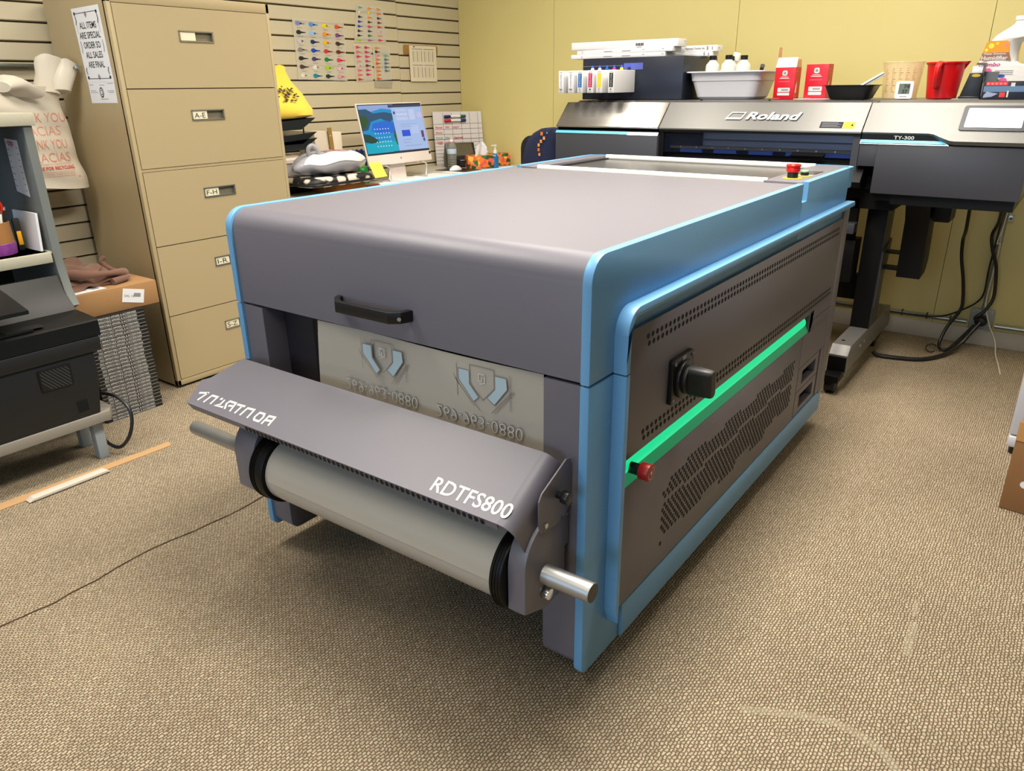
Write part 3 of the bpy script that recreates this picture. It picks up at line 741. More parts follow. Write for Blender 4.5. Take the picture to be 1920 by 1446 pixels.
for k in range(5): b.box(-1.60+0.17*k, -1.49+0.17*k, 3.57, 3.60, 0.972, 0.988, M_pbl)
b.build('pinch_roller_row', prn)
b = MB(); b.prism([(3.53, 0.950), (3.58, 0.970), (3.66, 0.970), (3.66, 0.86), (3.50, 0.86), (3.48, 0.885)], 'x', -1.68, -0.74, M_pdark, 0.003); b.build('platen', prn)
M_pglass = mat('smoked_glass', (40, 48, 70), 0.04, alpha=0.12, spec=0.5)
b = MB(); b.prism([(3.520, 1.070), (3.524, 1.070), (3.524, 0.975), (3.520, 0.975)], 'x', -1.664, -0.80, M_pglass); gw = b.build('front_window', prn)
b = MB(); b.prism([(3.522, 0.995), (3.522, 0.987), (3.488, 0.977), (3.484, 0.984)], 'x', -1.045, -0.905, M_pdark, 0.001); b.build('window_handle', gw)
# right cover
b = MB()
b.box(-0.700, -0.166, PY, 3.70, 0.842, 1.040, M_pbody, 0.004); b.box(-0.768, -0.690, PY+0.003, 3.70, 0.95, 1.040, M_pbody, 0.003)
b.box(-0.690, -0.20, 3.53, 4.1, 0.812, 0.842, M_pdark)
rc = b.build('right_cover', prn)
b = MB()
b.prism([(-0.766, 0.0), (-0.52, 0.0)] + [(-0.50, -0.004), (-0.47, -0.020), (-0.44, -0.034), (-0.42, -0.037)] + [(-0.168, -0.037), (-0.196, 0.160), (-0.766, 0.160)], 'z', -0.02, 0.0, M_psilver, 0.0)
# lift the flat outline onto the sloped plane
n_ = Vector((0, -0.112, 0.115)).normalized(); b.v = [bev(p.x, p.y, p.z) for p in b.v]
rb = b.build('right_bevel', prn)
b = MB(); b.prism([(3.508, 1.042), (3.512, 1.082), (3.56, 1.082), (3.56, 1.042)], 'x', -0.766, -0.44, M_pdark)
b.prism([(3.508, 1.040), (3.510, 1.052), (3.56, 1.052), (3.56, 1.040)], 'x', -0.44, -0.17, M_pdark)
b.text('TY-300', (-0.643, 3.507, 1.0605), X, Z, 0.013, M_letter, width=0.075, bold=0.02); b.build('name_strip', rc)
b = MB(); b.prism([(3.497, 1.040), (3.507, 1.056), (3.512, 1.056), (3.512, 1.040)], 'x', -0.768, -0.44, M_trim); b.prism([(3.4965, 1.045), (3.505, 1.0565), (3.509, 1.0565), (3.506, 1.045)], 'x', -0.766, -0.45, M_cyan); b.build('trim_strip', rc)
b = MB()
def bq(pts, d0, d1, m):
    n = len(pts); b.add([bev(p[0], p[1], d0) for p in pts] + [bev(p[0], p[1], d1) for p in pts], [tuple(reversed(range(n))), tuple(range(n, 2*n))] + [(i, (i+1) % n, n+(i+1) % n, n+i) for i in range(n)], m)
bq(rrect(-0.421, -0.197, 0.017, 0.143, 0.012), -0.002, 0.004, M_pbody)
sf = b.build('screen_frame', rb)
b = MB(); bq(rrect(-0.404, -0.214, 0.032, 0.128, 0.004), 0.0042, 0.0048, mat('lit_screen', (240, 240, 242), 0.3, emit=(236, 238, 242), estr=0.85)); b.build('touch_screen', sf)
# ink tower
TX0, TX1, TY0 = -2.285, -1.702, 3.77
M_tower = mat('ink_tower_navy', (34, 38, 52), 0.35)
b = MB(); b.box(TX0, TX1, TY0, 4.20, 1.207, 1.412, M_tower, 0.004); tw = b.build('ink_tower', prn)
M_lens = mat('indicator_blue', (40, 70, 230), 0.3, emit=(50, 90, 255), estr=1.2)
cols = [((235, 235, 240), (235, 235, 240)), ((225, 225, 232), (225, 225, 232)), ((10, 110, 190), (10, 110, 190)), ((200, 60, 150), (200, 60, 150)), ((240, 220, 90), (240, 220, 90)), ((40, 40, 44), (40, 40, 44))]
b = MB(); b.rect(-2.035, 1.352, 0.11, 0.032, (0, TY0-0.001, 0), X, Z, mat('indicator_panel', (84, 96, 178), 0.4)); b.box(-2.29, -2.02, TY0-0.002, TY0, 1.372, 1.3735, M_greyp); b.build('indicator_panel', tw)
for k in range(6):
    xk = -2.222+0.0425*k*1.03
    b = MB(); b.prism([(xk-0.009, 1.349), (xk+0.009, 1.349), (xk+0.009, 1.360), (xk+0.005, 1.366), (xk-0.005, 1.366), (xk-0.009, 1.360)], 'y', TY0-0.004, TY0, mat('ink_tag_%d' % k, cols[k][0], 0.5)); b.prism([(xk-0.004, 1.365), (xk+0.004, 1.365), (xk+0.003, 1.376), (xk-0.003, 1.376)], 'y', TY0-0.005, TY0, M_lens)
    b.build('ink_indicator', tw)
# stand: feet, columns, casters
for xc in (-0.692, -2.02):
    b = MB(); b.prism([(3.395, 0.200), (3.355, 0.163), (3.35, 0.085), (4.23, 0.085), (4.25, 0.12), (4.20, 0.200)], 'x', xc-0.040, xc+0.040, mat('stand_grey', (120, 118, 116), 0.4, 0.3), 0.003)
    b.rect(xc-0.038, 0.090, 0.076, 0.066, (0, 3.3485, 0), X, Z, M_pdark); b.cyl((xc-0.01, 3.46, 0.198), (xc-0.01, 3.46, 0.2015), 0.008, M_pdark, seg=12)
    for yy in (3.58, 3.66): b.cyl((xc+0.039, yy, 0.15), (xc+0.043, yy, 0.15), 0.007, M_steel, seg=10)
    b.build('stand_foot', prn)
    b = MB(); b.box(xc-0.042, xc+0.040, 3.70, 3.86, 0.198, 0.80, M_pdark, 0.002); b.box(xc+0.0402, xc+0.0412, 3.705, 3.855, 0.2, 0.80, M_pbody); b.build('stand_column', prn)
    for cy_ in (3.33, 4.10):
        b = MB(); b.box(xc-0.04, xc+0.03, cy_-0.05, cy_+0.05, 0.055, 0.088, M_pdark, 0.004); b.cyl((xc-0.028, cy_-0.01, 0.036), (xc+0.018, cy_-0.01, 0.036), 0.036, M_black, bev=0.006); b.build('caster', prn)
b = MB(); b.box(-2.02, -0.692, 3.82, 3.88, 0.30, 0.42, M_pdark, 0.003); b.build('cross_beam', prn)
# boxes hanging from the underside beside the right column
b = MB(); b.prism([(3.62, 0.80), (3.68, 0.715), (3.70, 0.46), (3.82, 0.47), (3.86, 0.52), (3.80, 0.80)], 'x', -0.575, -0.478, M_pdark, 0.002)
b.poly([(-0.574, 0.0), (-0.479, 0.0), (-0.479, 0.095), (-0.574, 0.095)], (0, 3.6805, 0.7175), X, Vector((0, -0.06, 0.085)).normalized(), M_pbody)
b.build('take_up_arm', prn)
b = MB(); b.box(-0.86, -0.745, 3.60, 3.72, 0.43, 0.62, M_pdark, 0.003); b.box(-0.80, -0.76, 3.62, 3.66, 0.62, 0.80, M_pdark); b.box(-0.80, -0.752, 3.56, 3.62, 0.655, 0.70, M_pbody, 0.002); b.build('film_drive_box', prn)
b = MB(); b.prism([(3.72, 0.56), (3.88, 0.60), (3.86, 0.50), (3.80, 0.40), (3.74, 0.30), (3.72, 0.30)], 'x', -0.655, -0.645, M_pbody); b.box(-0.65, -0.575, 3.76, 3.83, 0.475, 0.485, M_pdark); b.box(-0.65, -0.57, 3.78, 3.86, 0.545, 0.55, M_pdark); b.build('arm_bracket', prn)
b = MB(); b.box(-0.47, -0.40, 3.66, 3.80, 0.72, 0.812, M_pdark, 0.01); b.build('cable_box', prn)

# ink cartridges plugged into the tower
M_cart = mat('cartridge_white', (226, 225, 226), 0.4)
names = ['white with blank sleeve, leftmost', 'white with blank sleeve, second from the left', 'cyan-striped', 'magenta-striped', 'yellow-striped', 'black-striped, nearest the tub']
stripe = [(228, 230, 236), (228, 230, 236), (20, 104, 180), (196, 24, 96), (240, 208, 10), (36, 40, 44)]
lets = ['Wt', 'Wh', 'C', 'M', 'Y', 'K']
cx = [(-2.297, -2.266), (-2.240, -2.204), (-2.184, -2.150), (-2.124, -2.088), (-2.072, -2.036), (-2.003, -1.968)]
for k in range(6):
    x0, x1 = cx[k]; yf = 3.55 if k else 3.55
    t = thing('ink_cartridge', 'white ink cartridge, '+names[k]+', plugged into the tower', 'ink cartridge', ((x0+x1)/2, 3.70, 1.24), 'ink cartridges in a row')
    b = MB(); b.box(x0, x1, yf, TY0, 1.243, 1.350, M_cart, 0.002); b.build('case', t)
    b = MB(); w = x1-x0
    b.rect(x0+w*0.2, 1.270, w*0.62, 0.066, (0, yf-0.0008, 0), X, Z, mat('stripe_%d' % k, stripe[k], 0.5))
    b.text('Pigment Textile Ink', (x0+w*0.42, yf-0.0014, 1.333), -Z, X, w*0.24, M_letter if k > 1 else mat('violet_print', (90, 90, 170), 0.6), width=0.060)
    b.text(lets[k], (x0+w*0.5, yf-0.0014, 1.2555), X, Z, 0.009, M_print, align='CENTER', bold=0.02); b.rect(x0+w*0.25, 1.2475, w*0.5, 0.0018, (0, yf-0.0014, 0), X, Z, M_greyp); b.rect(x0+w*0.2, 1.3405, w*0.6, 0.0022, (0, yf-0.0014, 0), X, Z, M_greyp)
    b.build('label', t, smooth=False)

# ================================================================== ON TOP OF THE PRINTER
TZ = 1.2065
def carton(name, label, cat, x0, x1, y0, y1, z0, z1, m, rz=0.0, group=None, extra=None):
    b = MB(); c = Vector(((x0+x1)/2, (y0+y1)/2, 0)); b.M = Matrix.Translation(c) @ Matrix.Rotation(rz, 4, 'Z') @ Matrix.Translation(-c)
    b.box(x0, x1, y0, y1, z0, z1, m, 0.0015)
    if extra: extra(b)
    o = b.build(name); return tag(o, label, cat, group)
M_wbox = mat('white_carton', (228, 226, 228), 0.6)
g = 'long white cartons on the ink tower'
def ex1(b):
    for k in range(9): b.rect(-2.015+0.0052*k, 1.468, 0.003 if k % 3 else 0.0042, 0.013, (0, 3.8485, 0), X, Z, M_print)
    b.rect(-2.01, 1.460, 0.03, 0.003, (0, 3.8485, 0), X, Z, M_greyp)
    b.text('INK', (-1.7785, 3.93, 1.482), Y, Z, 0.006, M_print)
carton('carton', 'long blank white carton with a barcode, topmost of the stack on the ink tower', 'box', -2.405, -1.780, 3.850, 3.955, 1.4585, 1.496, M_wbox, 0.02, g, ex1)
def exl(y, zc):
    def f(b):
        for x in (-2.20, -2.09): b.rect(x, zc, 0.05, 0.004, (0, y-0.0006, 0), X, Z, M_greyp)
        b.text('C', (-2.34, y-0.0006, zc-0.002), X, Z, 0.010, M_print)
        for x in (-1.97, -1.86): b.rect(x, zc+0.004, 0.012, 0.003, (0, y-0.0006, 0), X, Z, M_greyp)
    return f
carton('carton', 'long white carton with faint grey print, middle of the stack on the ink tower', 'box', -2.37, -1.80, 3.845, 3.95, 1.4360, 1.4575, M_wbox, -0.01, g, exl(3.845, 1.444))
carton('carton', 'long white carton with faint grey print, bottom of the stack on the ink tower', 'box', -2.405, -1.84, 3.842, 3.96, 1.4135, 1.435, M_wbox, 0.0, g, exl(3.842, 1.420))
def ex4(b):
    b.text('Pigment Textile Ink', (-1.80, 3.9988, 1.446), X, Z, 0.0095, M_print, width=0.105); b.text('800', (-1.675, 3.9988, 1.441), Z, -X, 0.01, M_print)
    b.rect(-1.655, 1.442, 0.003, 0.016, (0, 3.9988, 0), X, Z, M_print)
    b.text('Ink', (-1.6285, 4.02, 1.447), Y, Z, 0.010, M_print)
carton('ink_carton', 'white carton printed Pigment Textile Ink, upper of the two behind the stack', 'box', -1.98, -1.63, 4.0, 4.075, 1.4340, 1.464, M_wbox, 0.0, 'ink cartons behind the stack', ex4)
def ex5(b):
    b.text('800', (-1.69, 3.9938, 1.416), Z, -X, 0.008, M_print); b.rect(-1.672, 1.416, 0.003, 0.012, (0, 3.9938, 0), X, Z, M_print); b.text('Ink', (-1.6485, 4.02, 1.419), Y, Z, 0.008, M_print)
carton('ink_carton', 'white carton with end label, lower of the two behind the stack', 'box', -2.0, -1.65, 3.995, 4.08, 1.4130, 1.433, M_wbox, 0.0, 'ink cartons behind the stack', ex5)

# dish tub with bottles
M_tub = mat('tub_white', (228, 226, 232), 0.35)
def rr_ring(cx_, cy_, hx, hy, r, z, n=5): return [Vector((cx_+p[0], cy_+p[1], z)) for p in rrect(-hx, hx, -hy, hy, r, n)]
t = thing('dish_tub', 'white plastic dish tub holding bottles on top of the printer', 'tub', (-1.487, 3.93, TZ))
b = MB(); c0, c1 = -1.50, 3.93
rings = [rr_ring(c0, c1, 0.138, 0.105, 0.035, TZ), rr_ring(c0, c1, 0.151, 0.118, 0.04, TZ+0.012), rr_ring(c0, c1, 0.170, 0.136, 0.04, TZ+0.083), rr_ring(c0, c1, 0.174, 0.140, 0.04, TZ+0.086), rr_ring(c0, c1, 0.179, 0.146, 0.04, TZ+0.122), rr_ring(c0, c1, 0.198, 0.166, 0.05, TZ+0.124), rr_ring(c0, c1, 0.198, 0.166, 0.05, TZ+0.1295), rr_ring(c0, c1, 0.177, 0.144, 0.04, TZ+0.1295), rr_ring(c0, c1, 0.148, 0.114, 0.04, TZ+0.010)]
b.loft(rings, M_tub); b.build('basin', t, angle=30)
M_bot = mat('bottle_milky', (226, 230, 222), 0.35, trans=0.15)
bl = ['left front in the tub', 'centre of the tub', 'right end of the tub', 'behind the centre bottle in the tub']
for k, (bx, by, bz) in enumerate([(-1.612, 3.92, 0.0), (-1.522, 3.90, 0.0), (-1.448, 3.91, -0.003), (-1.546, 3.99, -0.003)]):
    t = thing('bottle', 'milky plastic bottle with a black cap, '+bl[k], 'bottle', (bx, by, TZ+0.012), 'capped bottles in the tub')
    b = MB(); b.lathe([(0.030, 0), (0.034, 0.004), (0.034, 0.140), (0.032, 0.150), (0.018, 0.166), (0.016, 0.172)], (bx, by, TZ+0.012+bz), M_bot); b.build('body', t)
    b = MB(); b.lathe([(0.0165, 0.171), (0.0175, 0.173), (0.0175, 0.190), (0.0160, 0.192)], (bx, by, TZ+0.012+bz), M_black); b.build('cap', t)
t = thing('spray_bottle', 'clear white bottle lying tilted with a white cap among the tub bottles', 'bottle', (-1.55, 4.02, TZ+0.06))
b = MB(); b.M = rot_at((-1.60, 4.03, TZ+0.115), ry=math.radians(42))
b.lathe([(0.024, -0.04), (0.026, -0.035), (0.026, 0.05), (0.015, 0.085), (0.013, 0.095)], (0, 0, 0), M_bot); b.M = None; b.build('body', t)
b = MB(); b.cyl((-1.538, 4.03, TZ+0.180), (-1.530, 4.03, TZ+0.218), 0.017, M_white, bev=0.003); b.build('cap', t)
b = MB(); b.tube([(-1.395, 3.97, TZ+0.03), (-1.378, 3.955, TZ+0.105), (-1.366, 3.94, TZ+0.140), (-1.360, 3.93, TZ+0.152)], 0.0095, M_black, rfun=lambda q: 0.7+0.5*q); tag(b.build('brush_handle'), 'black brush handle sticking out of the right end of the tub', 'brush')

# red cartons
M_rbox = mat('carton_red', (206, 22, 42), 0.35); M_rside = mat('carton_orange_red', (206, 70, 40), 0.45); M_kraft = mat('carton_inside', (214, 176, 130), 0.8)
def red_box(label, x0, x1, y0, y1, h, opened):
    t = thing('red_carton', label, 'box', ((x0+x1)/2, (y0+y1)/2, TZ), 'red cartons on the printer')
    z0 = TZ+0.0006
    b = MB(); b.box(x0, x1, y0, y1, z0, z0+h, M_rbox, 0.001); b.rect(y0, z0+h*0.0, y1-y0, h, (x1+0.0006, 0, 0), Y, Z, M_rside)
    w = x1-x0; F = (0, y0-0.0008, 0)
    b.poly(rrect(x0+w*0.36, x0+w*0.60, z0+h*0.74, z0+h*0.90, w*0.07, 3), F, X, Z, M_letter); b.poly(rrect(x0+w*0.42, x0+w*0.54, z0+h*0.78, z0+h*0.86, w*0.03, 3), (0, y0-0.0012, 0), X, Z, M_greyp)
    b.rect(x0+w*0.30, z0+h*0.69, w*0.36, h*0.016, F, X, Z, M_letter); b.rect(x0+w*0.24, z0+h*0.645, w*0.48, h*0.022, F, X, Z, M_letter); b.rect(x0+w*0.20, z0+h*0.55, w*0.56, h*0.012, F, X, Z, mat('pink_print', (232, 130, 140), 0.6))
    b.poly(rrect(x0+w*0.20, x0+w*0.80, z0+h*0.23, z0+h*0.36, w*0.03, 3), F, X, Z, M_letter); b.poly(rrect(x0+w*0.20, x0+w*0.80, z0+h*0.12, z0+h*0.205, w*0.03, 3), F, X, Z, M_letter)
    b.rect(x0+w*0.38, z0+h*0.27, w*0.34, h*0.05, (0, y0-0.0012, 0), X, Z, M_greyp); b.rect(x0+w*0.03, z0+h*0.02, w*0.3, h*0.012, F, X, Z, mat('pink_print', (232, 130, 140), 0.6))
    b.poly([(y0+0.010, z0+h*0.2), (y0+0.030, z0+h*0.2), (y0+0.036, z0+h*0.45), (y0+0.028, z0+h*0.56), (y0+0.016, z0+h*0.45)], (x1+0.001, 0, 0), Y, Z, mat('hand_print', (236, 190, 170), 0.6))
    b.rect(y0+0.008, z0+h*0.84, 0.016, h*0.04, (x1+0.001, 0, 0), Y, Z, mat('pink_print', (232, 130, 140), 0.6)); b.rect(y0+0.006, z0+h*0.76, 0.03, h*0.012, (x1+0.001, 0, 0), Y, Z, mat('pink_print', (232, 130, 140), 0.6))
    b.build('case', t)
    if opened:
        b = MB(); b.add([(x0, y0, z0+h), (x1, y0, z0+h), (x1, y0+0.012, z0+h+0.042), (x0+0.004, y0+0.012, z0+h+0.042)], [(0, 1, 2, 3)], mat('flap_white', (236, 232, 220), 0.7)); b.add([(x0, y0+0.001, z0+h), (x1, y0+0.001, z0+h), (x1, y0+0.013, z0+h+0.042), (x0+0.004, y0+0.013, z0+h+0.042)], [(3, 2, 1, 0)], M_kraft); b.build('front_flap', t, smooth=False)
        b = MB(); b.prism([(y0, z0+h), (y1-0.01, z0+h), (y1-0.018, z0+h+0.088), (y0+0.02, z0+h+0.088)], 'x', x0-0.0006, x0+0.0006, M_kraft); b.build('left_flap', t)
        b = MB(); b.prism([(y0+0.002, z0+h), (y1, z0+h), (y1-0.012, z0+h+0.034), (y0+0.014, z0+h+0.034)], 'x', x1-0.001, x1, M_kraft); b.build('right_flap', t)
red_box('opened red carton with raised cardboard flaps beside the dish tub', -1.258, -1.163, 3.82, 3.90, 0.139, True)
red_box('closed red carton standing on a white card beside the black tray', -1.128, -1.028, 3.86, 3.935, 0.150, False)
b = MB(); b.box(-1.155, -0.985, 3.80, 3.855, TZ+0.0002, TZ+0.0022, M_paper); tag(b.build('paper_card'), 'flat white card lying in front of the closed red carton', 'card')
# black tray with cutlery packets
t = thing('food_tray', 'black plastic food tray on the printer with white wrapped packets inside', 'tray', (-0.89, 3.78, TZ))
b = MB(); c0, c1 = -0.890, 3.755
b.loft([rr_ring(c0, c1, 0.075, 0.05, 0.02, TZ+0.0008), rr_ring(c0, c1, 0.082, 0.056, 0.02, TZ+0.006), rr_ring(c0, c1, 0.102, 0.075, 0.022, TZ+0.056), rr_ring(c0, c1, 0.110, 0.083, 0.025, TZ+0.058), rr_ring(c0, c1, 0.110, 0.083, 0.025, TZ+0.0605), rr_ring(c0, c1, 0.098, 0.071, 0.02, TZ+0.0605), rr_ring(c0, c1, 0.078, 0.052, 0.02, TZ+0.008)], mat('tray_black', (10, 10, 12), 0.3)); b.build('tray', t)
M_wrap = mat('clear_wrap', (228, 228, 222), 0.25)
b = MB(); b.M = rot_at((-0.815, 3.78, TZ+0.075), rz=0.2, ry=math.radians(-32)); 
for k in range(4): b.box(-0.07, 0.05, -0.012+0.008*k, -0.006+0.008*k, -0.004+0.002*k, 0.004+0.003*k, M_wrap, 0.002)
b.box(-0.075, 0.052, -0.018, 0.024, 0.0055, 0.0075, M_wrap, 0.001); b.M = None
tag(b.build('cutlery_packet'), 'clear wrapped white cutlery packet leaning on the black tray edge', 'cutlery')
# clear measuring cup and thermometer
t = thing('measuring_cup', 'clear plastic measuring cup with printed scales behind the small thermometer', 'measuring cup', (-0.725, 3.93, TZ))
M_clear = mat('clear_plastic', (236, 214, 170), 0.12, alpha=0.38)
b = MB(); b.lathe([(0.068, 0.0008), (0.070, 0.003), (0.083, 0.148), (0.087, 0.150), (0.086, 0.153), (0.081, 0.152), (0.0675, 0.006), (0.0, 0.005)], (-0.728, 3.93, TZ), M_clear, seg=36); cu = b.build('cup', t)
b = MB(); M_tick = mat('brown_print', (150, 104, 60), 0.7)
def cupp(a, z): 
    r = 0.0708+0.0134*(z/0.148)+0.0006; return Vector((-0.728+r*math.sin(a), 3.93-r*math.cos(a), TZ+z))
for a0 in (-0.75, -0.35, 0.0, 0.35, 0.7):
    for k in range(12):
        z = 0.03+0.0085*k; w = 0.10 if k % 3 else 0.2
        b.add([cupp(a0, z), cupp(a0+w, z), cupp(a0+w, z+0.0016), cupp(a0, z+0.0016)], [(0, 1, 2, 3)], M_tick)
b.build('scale_print', cu, smooth=False)
t = thing('thermometer', 'small white digital thermometer with a grey display reading 74 and 37', 'thermometer', (-0.69, 3.80, TZ))
b = MB(); b.M = rot_at((-0.688, 3.80, TZ+0.001), rz=0.12, rx=math.radians(-10)); b.prism(rrect(-0.034, 0.034, 0.0, 0.072, 0.008), 'y', -0.006, 0.006, M_white, 0.001)
b.prism([(0.0, 0.0), (0.03, 0.0), (0.006, 0.05)], 'x', -0.02, 0.02, M_white); b.build('case', t)
b = MB(); b.M = rot_at((-0.688, 3.80, TZ+0.001), rz=0.12, rx=math.radians(-10)); b.rect(-0.022, 0.020, 0.044, 0.042, (0, -0.0068, 0), X, Z, mat('lcd_grey', (84, 96, 84), 0.25)); b.text('74', (-0.003, -0.0074, 0.0425), X, Z, 0.016, M_print, bold=0.02); b.text('37', (-0.008, -0.0074, 0.0225), X, Z, 0.015, M_print, bold=0.02); b.rect(-0.014, 0.008, 0.028, 0.003, (0, -0.0068, 0), X, Z, M_greyp); b.build('display', t, smooth=False)
# red pitcher
M_pit = mat('pitcher_red', (206, 18, 24), 0.3)
t = thing('pitcher', 'red plastic pitcher with a handle towards the room, on the printer', 'pitcher', (-0.553, 3.88, TZ))
b = MB(); b.lathe([(0.055, 0.0008), (0.058, 0.004), (0.072, 0.135), (0.076, 0.138), (0.079, 0.141), (0.079, 0.146), (0.072, 0.147), (0.069, 0.140), (0.055, 0.006), (0, 0.006)], (-0.553, 3.88, TZ), M_pit, seg=40); b.add([(-0.488, 3.855, TZ+0.1465), (-0.463, 3.875, TZ+0.148), (-0.488, 3.905, TZ+0.1465), (-0.492, 3.88, TZ+0.10)], [(0, 1, 2), (0, 3, 1), (1, 3, 2)], M_pit); b.build('jug', t)
b = MB(); b.tube([(-0.566, 3.805, TZ+0.137), (-0.566, 3.768, TZ+0.134), (-0.566, 3.757, TZ+0.115), (-0.567, 3.762, TZ+0.08), (-0.568, 3.785, TZ+0.050), (-0.568, 3.815, TZ+0.045)], 0.012, M_pit, rfun=lambda q: 1.15-0.45*q); b.build('handle', t)
b = MB(); b.box(-0.50, -0.40, 3.79, 3.85, TZ+0.0002, TZ+0.0014, M_paper); tag(b.build('paper_slip'), 'flat slip of white paper lying between the red pitcher and the tape gun', 'paper')
# sponge-tipped black dispenser, glove carton and humidifier jug
t = thing('tape_dispenser', 'black tape dispenser standing upright beside the humidifier jug', 'tape dispenser', (-0.435, 3.82, TZ))
b = MB(); b.prism([(-0.477, TZ+0.0008), (-0.402, TZ+0.0008), (-0.404, TZ+0.100), (-0.452, TZ+0.100)], 'y', 3.80, 3.85, M_black, 0.003); b.box(-0.478, -0.400, 3.795, 3.855, TZ+0.0008, TZ+0.012, M_black, 0.003); b.build('body', t)
b = MB(); b.box(-0.446, -0.408, 3.81, 3.845, TZ+0.100, TZ+0.126, M_paper, 0.002); b.build('tape_end', t)
b = MB(); b.prism([(-0.406, TZ+0.03), (-0.400, TZ+0.138), (-0.432, TZ+0.139), (-0.436, TZ+0.132), (-0.408, TZ+0.128), (-0.412, TZ+0.03)], 'y', 3.805, 3.848, mat('smoke_plastic', (84, 74, 64), 0.3)); b.prism([(-0.402, TZ+0.06), (-0.356, TZ+0.07), (-0.352, TZ+0.104), (-0.402, TZ+0.105)], 'y', 3.845, 3.85, mat('smoke_plastic2', (96, 92, 88), 0.3)); b.build('guard', t)
b = MB(); b.poly([(-0.4275+0.016*math.cos(a*PI/8), TZ+0.091+0.006*math.sin(a*PI/8)) for a in range(16)], (0, 3.7992, 0), X, Z, mat('gold_badge', (190, 160, 40), 0.4)); b.build('badge', t, smooth=False)
t = thing('glove_carton', 'dark carton with red band and bluish hand picture at the printer right end', 'box', (-0.31, 3.80, TZ))
b = MB(); b.M = rot_at((0, 0, 0), 0); b.box(-0.392, -0.22, 3.77, 3.86, TZ+0.0008, TZ+0.068, mat('carton_navy', (30, 34, 48), 0.4), 0.001); b.build('case', t)
b = MB(); F = (0, 3.7692, 0); b.rect(-0.382, TZ+0.052, 0.075, 0.014, F, X, Z, mat('band_red', (214, 60, 56), 0.5)); b.rect(-0.388, TZ+0.028, 0.16, 0.022, F, X, Z, mat('band_blue', (96, 126, 160), 0.5))
for k in range(5): b.poly([(-0.375+0.0145*k+0.005*math.cos(a*PI/5), TZ+0.059+0.004*math.sin(a*PI/5)) for a in range(10)], (0, 3.7688, 0), X, Z, mat('pink_print', (232, 130, 140), 0.6))
b.poly([(-0.385, TZ+0.006), (-0.355, TZ+0.010), (-0.335, TZ+0.022), (-0.36, TZ+0.026), (-0.375, TZ+0.03), (-0.384, TZ+0.016)], (0, 3.7688, 0), X, Z, mat('glove_print', (150, 160, 186), 0.5)); b.rect(-0.330, TZ+0.008, 0.020, 0.018, (0, 3.7688, 0), X, Z, mat('band_red', (214, 60, 56), 0.5)); b.rect(-0.305, TZ+0.008, 0.006, 0.024, (0, 3.7688, 0), X, Z, M_letter); b.rect(-0.296, TZ+0.048, 0.014, 0.014, (0, 3.7688, 0), X, Z, M_letter); b.build('cover_print', t, smooth=False)
t = thing('humidifier_jug', 'big white plastic jug labelled Humidifier with a moulded side handle', 'jug', (-0.32, 3.96, TZ))
b = MB()
rings = []
YJ = 3.96
for z, x0, x1 in [(0.0008, -0.452, -0.212), (0.008, -0.458, -0.206), (0.05, -0.458, -0.205), (0.10, -0.453, -0.206), (0.125, -0.448, -0.215), (0.135, -0.446, -0.29), (0.145, -0.443, -0.305), (0.18, -0.430, -0.308), (0.215, -0.416, -0.305), (0.228, -0.410, -0.29), (0.236, -0.405, -0.240), (0.246, -0.396, -0.246), (0.260, -0.376, -0.258), (0.274, -0.356, -0.276), (0.286, -0.343, -0.291), (0.298, -0.340, -0.294), (0.2984, -0.344, -0.290), (0.314, -0.344, -0.290)]:
    hy = min(0.060, (x1-x0)/2)
    rings.append(rr_ring((x0+x1)/2, YJ, (x1-x0)/2, hy, hy*0.8, TZ+z))
b.loft(rings, mat('jug_white', (232, 228, 222), 0.35)); jb = b.build('body', t, angle=45)
b = MB(); b.tube([(-0.262, YJ, TZ+0.243), (-0.236, YJ, TZ+0.228), (-0.222, YJ, TZ+0.20), (-0.220, YJ, TZ+0.165), (-0.222, YJ, TZ+0.13), (-0.226, YJ, TZ+0.10)], 0.020, mat('jug_white', (232, 228, 222), 0.35)); b.build('handle', t)
b = MB(); F = (0, YJ-0.0612, 0); M_or = mat('label_orange', (236, 150, 30), 0.5)
b.poly([(-0.432, TZ+0.178), (-0.424, TZ+0.216), (-0.414, TZ+0.222), (-0.352, TZ+0.222), (-0.344, TZ+0.216), (-0.338, TZ+0.178)], (0, YJ-0.0606, 0), X, Z, M_or)
b.poly([(-0.438, TZ+0.148), (-0.432, TZ+0.178), (-0.338, TZ+0.178), (-0.326, TZ+0.148)], (0, YJ-0.0606, 0), X, Z, mat('label_brown', (150, 104, 84), 0.5))
for (cx_, cz, r_, c_) in ((-0.405, 0.203, 0.010, (244, 220, 60)), (-0.420, 0.188, 0.006, (244, 220, 60)), (-0.385, 0.212, 0.006, (250, 200, 60)), (-0.352, 0.204, 0.005, (220, 110, 180))):
    b.poly([(cx_+r_*math.cos(a*PI/8), TZ+cz+r_*math.sin(a*PI/8)) for a in range(16)], (0, YJ-0.0612, 0), X, Z, mat('dot_%d_%d' % (c_[1], c_[2]), c_, 0.5))
b.text('Humidifier', (-0.433, YJ-0.0614, TZ+0.150), X, Z, 0.016, M_letter, bold=0.03, width=0.094); b.text('Water Solutions', (-0.428, YJ-0.0614, TZ+0.170), X, Z, 0.0085, M_letter, width=0.08, bold=0.02)
b.text('Combo', (-0.438, YJ-0.0614, TZ+0.126), X, Z, 0.015, mat('magenta_print', (196, 60, 150), 0.5), width=0.078, bold=0.02, shear=0.2)
